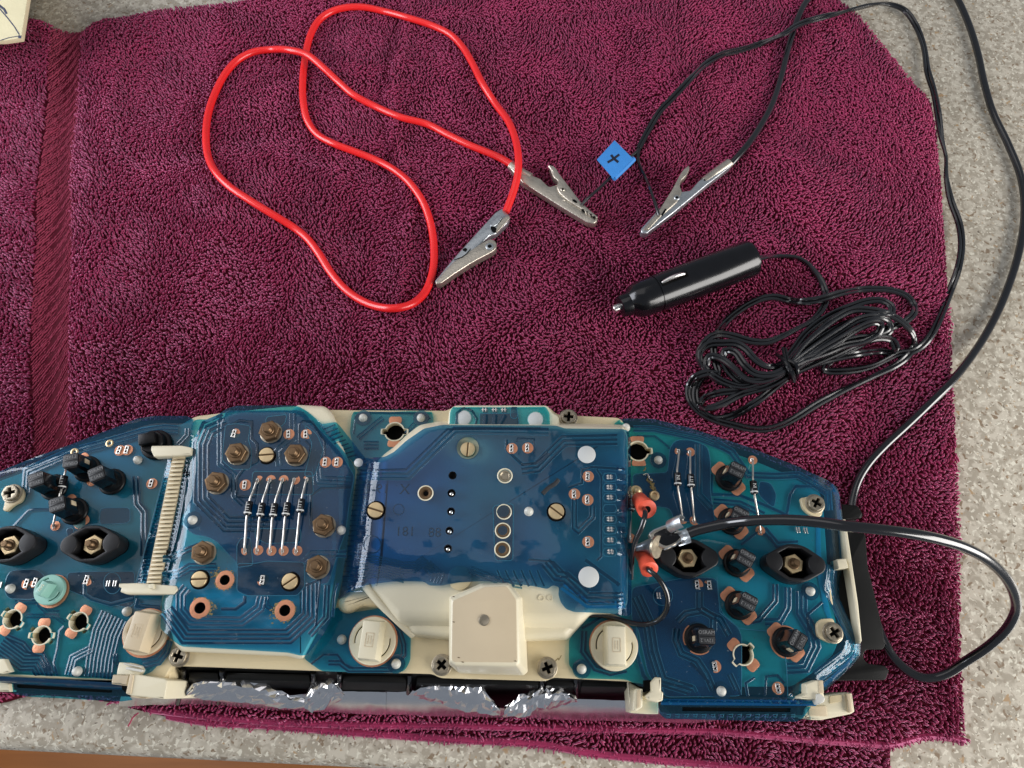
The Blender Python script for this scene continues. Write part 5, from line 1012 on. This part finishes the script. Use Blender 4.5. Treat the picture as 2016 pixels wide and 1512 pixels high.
plug(290, 1245, -9, 8.7, 'cream_warm', ZB+FT+.3); back_ring(288, 1248, 9.4, ZB+FT+.05)
plug(735, 1262, -5, 9.1, 'cream_pale', ZB+FT+.3); back_ring(735, 1264, 9.7, ZB+FT+.05)
plug(1208, 1272, -2, 9.3, 'cream_pale', ZB+FT+.3); back_ring(1208, 1272, 9.7, ZB+FT+.05)
m_ = plug(102, 1162, -25, 6.0, 'mint', ZB+FT+.6, False, (3.4, 6.2, 5.5)); sub('lettering', text_me('lettering', '12V2', 1.5, .05, 'cream_pale'), m_, (0, 0, 7.45), R(90)); back_ring(104, 1166, 6.6, ZB+FT+.05)
# white box on the dome
loft2('relay_box', [(887, 1179), (950, 1152), (999, 1150), (1021, 1178), (1024, 1304), (1018, 1312), (895, 1310), (886, 1302)], 84, [(883, 1172), (946, 1146), (1003, 1145), (1033, 1176), (1039, 1323), (1031, 1330), (905, 1326), (884, 1308)], 55, 'cream_pale', cl, bev=1.5, rnd=3, seg=4)
ext('relay_box_top', fillet([(891, 1183), (953, 1156), (997, 1154), (1016, 1181), (1018, 1300), (1012, 1304), (893, 1303), (889, 1298)], 5), 84.12, 83.6, 'cream_warm', cl, bev=.15)  # tan colour paints in the box top catching less light
B('centre_boss', lathe_me('centre_boss', [(2.0, 0), (2.0, .25), (1.7, .35), (1.2, .2), (.01, .25)], 'old_steel', 24), 953, 1221, 84.1)
for x, y in ((893, 1224), (903, 1294), (911, 1303), (1015, 1301), (893, 1174)): stroke('chip_mark', [(x-2, y), (x+2, y+1)], 1.8, 84.15, 'old_brass', cl, .05)
for s_, x, y in (('D', 1083, 1178), ('O', 1066, 1178)): put('embossed_text', text_me('embossed_text', s_, 3.6, .2, 'cream_pale', mirror=True), cl, W(x, y, 67.1))
# brackets / clips (cream plastic)
def blkx(name, pts, z1, z0, m='cream_pale', bev=.5, rnd=2): return ext(name, fillet(pts, rnd), z1, z0, m, cl, bev=bev)
blkx('locking_bar', zI([(1325, 432), (1590, 430), (1678, 448), (1672, 512), (1560, 520), (1345, 530), (1318, 470)]), 64.5, 60, 'cream_pale', .6)
blkx('locking_bar', zJ([(1040, 305), (1200, 300), (1540, 325), (1555, 360), (1520, 400), (1100, 398), (1050, 380), (1060, 345), (1035, 335)]), 64.5, 60, 'cream_pale', .6)
blkx('locking_stub', zJ([(1300, 310), (1345, 305), (1345, 350), (1300, 352)]), 65.6, 63, 'cream_pale', .3)
b_ = lambda pts: ZP(200, 1290, 11.2, pts)
blkx('bracket', b_([(1160, 160), (1540, 120), (1540, 260), (1480, 640), (1400, 960), (1130, 900), (1120, 380)]), 52, 30, 'cream', .5)
blkx('bracket_step', b_([(385, 155), (640, 170), (860, 230), (910, 320), (890, 380), (820, 440), (330, 430), (340, 340)]), 57.5, 50, 'cream_pale', .4)
blkx('bracket_rib', b_([(480, 165), (865, 240), (855, 275), (480, 205)]), 59.5, 57, 'white_pin', .3); blkx('bracket_rib', b_([(540, 250), (910, 320), (880, 378), (520, 310)]), 59.5, 57, 'white_pin', .3)
blkx('bracket_block', b_([(245, 430), (620, 440), (560, 680), (205, 640)]), 57.5, 44, 'cream_warm', .5)
blkx('bracket_block', b_([(620, 410), (740, 420), (1390, 520), (1455, 560), (1385, 970), (1180, 950), (640, 890), (525, 850)]), 60, 30, 'cream_pale', .6)
blkx('bracket_edge', b_([(625, 415), (710, 425), (640, 860), (530, 845)]), 60.5, 58, 'cream_warm', .3)
blkx('bracket_foot', b_([(640, 880), (990, 930), (980, 955), (780, 950), (640, 915)]), 54, 40, 'cream_warm', .3)
blkx('bracket', [(-20, 1297), (8, 1297), (20, 1322), (4, 1327), (-20, 1324)], 58, 50, 'cream_pale', .5); blkx('bracket', [(-20, 1334), (18, 1346), (20, 1362), (-20, 1362)], 50, 38, 'cream_pale', .5)
g_ = lambda pts: ZP(1040, 1080, 4.448, pts)
blkx('bracket', g_([(870, 1160), (905, 1180), (990, 1230), (1010, 1260), (1140, 1280), (1140, 1450), (1040, 1450), (890, 1440)]), 48, 36, 'cream_pale', .5)
blkx('bracket_post', g_([(925, 1245), (950, 1225), (1003, 1228), (1000, 1390), (945, 1425), (915, 1420)]), 57, 44, 'cream_pale', .5); blkx('bracket_post_face', g_([(955, 1240), (985, 1235), (980, 1385), (950, 1400)]), 57.3, 55, 'cream_warm', .2)
blkx('bracket_arm', g_([(1078, 1170), (1120, 1125), (1165, 1130), (1165, 1250), (1185, 1260), (1180, 1330), (1130, 1350), (1050, 1330), (1030, 1290), (1080, 1250)]), 58.5, 44, 'cream_pale', .8)
ext('bracket_gap', g_([(1008, 1155), (1075, 1150), (1070, 1250), (1012, 1255)]), ZB+.6, 52, 'void', cl, bev=.1)
h_ = lambda pts: ZP(1480, 1300, 8.4, pts)
ext('film_cutout', fillet(h_([(805, 590), (830, 470), (880, 370), (960, 320), (1060, 320), (1060, 640), (900, 640)]), 4), ZB-1.0, ZB-2, 'void', cl, bev=.1)
blkx('bracket_arm', h_([(890, 390), (1060, 330), (1180, 325), (1195, 560), (1210, 640), (1080, 740), (1060, 650), (805, 640), (800, 600), (910, 550)]), 59.5, 44, 'cream_pale', .6)
blkx('bracket_face', h_([(1110, 335), (1180, 330), (1195, 545), (1120, 550)]), 59.8, 57, 'cream_warm', .2); blkx('bracket_fin', h_([(1070, 560), (1130, 545), (1215, 620), (1200, 690), (1080, 745)]), 60.6, 57, 'white_pin', .3)
blkx('bracket', h_([(1180, 580), (1540, 530), (1660, 540), (1705, 850), (1640, 890), (1150, 990), (970, 985), (960, 930), (850, 960), (880, 800), (940, 760), (1100, 740)]), 48, 34, 'cream_pale', .6)
blkx('bracket_face', h_([(940, 765), (1230, 745), (1250, 925), (950, 920)]), 48.4, 46, 'cream_warm', .2); blkx('bracket_face', h_([(1560, 545), (1640, 545), (1670, 860), (1610, 870)]), 49.5, 46, 'cream_warm', .3)
blkx('bracket_face', h_([(1290, 590), (1490, 560), (1495, 680), (1290, 720)]), 48.4, 46.5, 'cream', .2)
# connector edges: folded film tongues with a dark slot
zc1 = lambda a: np.interp(np.asarray(a)[:, 1]-(np.asarray(a)[:, 0]-1305)*.015, [1378, 1381, 1388, 1391], [55.6, 57.3, 57.0, 54])
film('connector_fold', [(1303, 1376), (1607, 1379), (1607, 1390), (1300, 1388)], zc1, 'film_bright', rnd=3, step=3)
zc2 = lambda a: np.full(len(a), 50.0)
film('connector_tongue', [(1297, 1388), (1597, 1391), (1580, 1414), (1568, 1421), (1310, 1415), (1298, 1405)], zc2, 'film_teal', rnd=3, holes=[fillet([(1343, 1392), (1556, 1394), (1556, 1402), (1343, 1400)], 1)])
ext('connector_slot', [(1335, 1388), (1570, 1390), (1570, 1406), (1335, 1404)], 49.6, 40, 'void', cl, bev=.1)
for k in range(15): T([(1318+k*18, 1380), (1321+k*18, 1386)], 1, 5, 2, lambda a: zc1(a)+.05, 'trace_edge'); 
for k in range(15): ribbon('contact_mark', [(1312+k*17.5, 1407), (1320+k*17.5, 1406), (1319+k*17.5, 1412), (1312+k*17.5, 1411)], 1.3, lambda a: zc2(a)+FT, 'trace_edge', cl, .1, step=3)
zc3 = lambda a: np.interp(np.asarray(a)[:, 1]-np.asarray(a)[:, 0]*.055, [1328, 1332, 1339, 1343], [55.6, 57.3, 56.5, 53])
film('connector_fold', [(-40, 1325), (0, 1331), (240, 1345), (240, 1358), (0, 1344), (-40, 1342)], zc3, 'film_navy', rnd=1, step=3)
film('connector_tongue', [(18, 1343), (240, 1356), (262, 1378), (240, 1381), (60, 1372), (30, 1367), (20, 1356)], lambda a: np.full(len(a), 48.0), 'film_teal', rnd=3, holes=[fillet([(34, 1347), (222, 1359), (221, 1364), (34, 1354)], 1)])
ext('connector_slot', [(26, 1343), (232, 1355), (230, 1369), (26, 1358)], 47.6, 40, 'void', cl, bev=.1)
ext('connector_backing', [(-40, 1335), (270, 1345), (270, 1372), (60, 1366), (-40, 1360)], 46, 12, 'black_bezel', cl, bev=.5)
ext('connector_backing', [(1300, 1383), (1590, 1385), (1580, 1408), (1320, 1405)], 47, 12, 'black_bezel', cl, bev=.5)
# ------------------------------------------------------------------ crumpled foil along the front
def foil(name, lo, up, nx, ny, amp, seed, zlo=10.5, zup=30, bulge=3):
    nx = max(10, int(nx*.2)); ny = max(5, int(ny*.24)); jr = random.Random(seed)
    """sheet between a lower and an upper edge (photo px polylines)"""
    L = np.array(lo, float); U = np.array(up, float); v = []; f = []
    for i in range(nx+1):
        s = i/nx; xl = np.interp(s, [0, 1], [L[0, 0], L[-1, 0]]); yl = np.interp(xl, L[:, 0], L[:, 1]); xu = np.interp(s, [0, 1], [U[0, 0], U[-1, 0]]); yu = np.interp(xu, U[:, 0], U[:, 1])
        for j in range(ny+1):
            t = j/ny; jx = jr.uniform(-.4, .4)*(0 < i < nx)*abs(U[-1, 0]-U[0, 0])/nx; p = W(xl+(xu-xl)*t+jx, yl+(yu-yl)*t, zlo+(zup-zlo)*t+bulge*math.sin(math.pi*t))
            q = Vector((p.x*.075+seed*9, p.y*.13, p.z*.10)); n1 = noise.noise(q)*1.3+abs(noise.noise(q*1.9))*1.6-abs(noise.noise(q*3.6+Vector((3, 1, 2))))*.9
            e = min(1, 4*t*(1-t)+.35); p += Vector((noise.noise(q*3)*.5, -.8*n1, .9*n1))*amp*e+Vector((0, jr.uniform(-.5, .5), jr.uniform(-.55, .55)))*amp*.9; v.append(tuple(p))
    for i in range(nx):
        for j in range(ny): a = i*(ny+1)+j; f.append([a, a+ny+1, a+ny+2, a+1])
    return put(name, mesh(name, v, f, 'foil', 'crumple' not in name, 20), cl)
foil('foil_strip', [(232, 1391), (300, 1388), (400, 1386), (525, 1396), (640, 1402), (760, 1408)], [(245, 1347), (340, 1350), (420, 1364), (560, 1372), (640, 1360), (760, 1364)], 150, 14, .35, 1, 10.5, 34)
foil('foil_strip', [(640, 1402), (760, 1407), (900, 1411), (1000, 1413)], [(640, 1352), (760, 1362), (830, 1362), (950, 1392), (1000, 1395)], 110, 14, .3, 2, 10, 33)
foil('foil_strip', [(985, 1411), (1140, 1418), (1235, 1420), (1370, 1424), (1410, 1418)], [(992, 1395), (1080, 1378), (1140, 1376), (1235, 1380), (1380, 1402), (1410, 1410)], 130, 14, .22, 3, 10, 32)
foil('foil_crumple', [(366, 1372), (430, 1378), (500, 1386), (580, 1396), (600, 1392)], [(368, 1362), (392, 1330), (450, 1328), (520, 1345), (560, 1366), (600, 1376)], 120, 30, 1.1, 4, 31, 42, 5)
foil('foil_crumple', [(594, 1392), (616, 1402), (640, 1396), (672, 1378)], [(604, 1364), (620, 1340), (640, 1334), (664, 1340), (678, 1366)], 60, 34, 1.4, 5, 29, 43, 6)
foil('foil_crumple', [(806, 1370), (850, 1380), (920, 1402), (985, 1410)], [(806, 1364), (835, 1346), (880, 1338), (950, 1342), (954, 1360), (985, 1398)], 130, 26, 1.0, 6, 30, 41, 5)
foil('foil_crumple', [(990, 1410), (1030, 1412), (1080, 1396), (1136, 1378)], [(994, 1392), (1030, 1364), (1060, 1352), (1100, 1354), (1136, 1376)], 120, 32, 1.3, 7, 28, 41, 6)
# ------------------------------------------------------------------ orange insulated terminals with their wire
jw = thing('jumper_wire', 'short black jumper wire with two orange terminal sleeves beside the film fold', 'wire', W(1262, 1040, ZB))
def sleeve(p0, p1, r):
    P = [Vector(p) for p in (W(*p0), W(*p1))]; d = (P[1]-P[0]).normalized(); L = (P[1]-P[0]).length
    pts_ = [P[0]+d*t for t in (0, .25, .5, L*.45, L*.55, L-.5, L-.2, L, L, L-.01)]; rr_ = [r*.7, r*.84, r*.88, r*.92, r*1.0, r*1.12, r*1.12, r*1.0, r*.55, r*.55]
    T_, U_ = frames([P[0], P[1]]); v = []; f = []; n = 26
    for p, q in zip(pts_, rr_):
        s, u = U_[0]
        for k in range(n): a = 2*math.pi*k/n; v.append(tuple(p+s*math.cos(a)*q+u*math.sin(a)*q))
    for i in range(len(pts_)-1):
        for k in range(n): a, b = i*n+k, i*n+(k+1) % n; f.append([a, b, b+n, a+n])
    f.append(list(range(n))[::-1]); f.append([len(v)-n+k for k in range(n)])
    o = put('terminal_sleeve', mesh('terminal_sleeve', v, f, 'orange_vinyl'), jw); c = P[1]+d*.05
    v, f = tube_vf([c, c+d*.15], r*.42, 16); put('sleeve_bore', mesh('sleeve_bore', v, f, 'void'), jw); return o
sleeve((1257, 982, 60), (1274, 1003, 69), 3.6); sleeve((1262, 1088, 58), (1279, 1122, 66), 3.2)
e_ = lambda pts: [ZP(1040, 780, 4.448, [p])[0] for p in pts]
f_ = lambda pts: [ZP(1040, 1080, 4.448, [p])[0] for p in pts]
tube('wire', e_([(1015, 985, 69), (1024, 1030, 73), (1010, 1100, 74), (980, 1180, 72), (940, 1260, 69), (915, 1360, 66), (905, 1470, 62), (900, 1600, 58)]), 1.05, 'black_pvc', jw, n=12, step=1)
tube('wire', f_([(1045, 165, 65.5), (1060, 190, 68), (1120, 240, 69), (1180, 320, 68), (1215, 400, 66), (1222, 480, 64), (1200, 560, 61.5), (1150, 620, 59), (1080, 655, 57), (980, 665, 56.6), (860, 640, 56.6), (740, 600, 57), (620, 578, 57), (530, 585, 57)]), 1.05, 'black_pvc', jw, n=12, step=1)
B('brass_pin', lathe_me('brass_pin', [(2.6, 0), (2.6, .5), (1.6, .7), (1.5, 3), (1.0, 3.4), (.01, 3.5)], 'brass', 20), 1252, 968)
B('brass_eyelet', lathe_me('brass_eyelet', [(2.2, 0), (2.2, .5), (1.8, 1.1), (1.2, .9), (1.15, .1), (.01, .1)], 'brass', 22), 1288, 976)
bmx = bmesh.new()
for q in range(46):
    t = rng.uniform(0, 1); px = 1268+22*t+rng.normal(0, 2.0); py = 925+45*t+rng.normal(0, 3); w_ = W(px, py, ZB+.5); s0 = rng.uniform(.15, .5)
    bmesh.ops.create_icosphere(bmx, subdivisions=1, radius=1, matrix=Matrix.Translation(w_)@Matrix.Rotation(rng.uniform(0, 3), 4, 'Z')@Matrix.Diagonal((s0*1.8, s0*.7, .22, 1)))
o = put('glue_residue', from_bm('glue_residue', bmx, 'residue'), cl); o['kind'] = 'stuff'
tube('bent_wire', e_([(1010, 690, ZB+1), (1045, 680, ZB+2), (1060, 720, ZB+1.6), (1085, 740, ZB+1)]), .3, 'tin', cl, n=8, step=.6)
ext('tape_patch', fillet(e_([(1090, 540), (1150, 500), (1215, 540), (1220, 620), (1190, 650), (1120, 590)]), 6), ZB+FT+.25, ZB+FT, 'clip_steel', cl, bev=.05) if False else None
# small brackets of wear: specks
for x, y in ((330, 1087), (365, 932)):
    bmx = bmesh.new()
    for q in range(9): w_ = W(x+rng.normal(0, 3), y+rng.normal(0, 3.5), 62.8); bmesh.ops.create_icosphere(bmx, subdivisions=1, radius=1, matrix=Matrix.Translation(w_)@Matrix.Diagonal((rng.uniform(.2, .7), rng.uniform(.2, .7), .25, 1)))
    o = put('dirt_clump', from_bm('dirt_clump', bmx, 'void'), cl); o['kind'] = 'stuff'
B('retaining_cap', lathe_me('retaining_cap', [(6.6, 0), (6.6, 1.5), (6.2, 2), (5.2, 2.2), (5, 5.5), (4.6, 6), (.01, 6)], 'black_plastic', 34), 310, 877)
put('retaining_block', box_me('retaining_block', 7, 5, 4, 'black_plastic', .5), cl, W(296, 868, ZB+5), R(12))
# label below the plate, ink marks near the right Phillips screw
stroke('ink_mark', zF([(238, 985), (262, 960), (268, 975), (290, 935)]), 1.6, ZB-.6, 'residue', cl, .05)
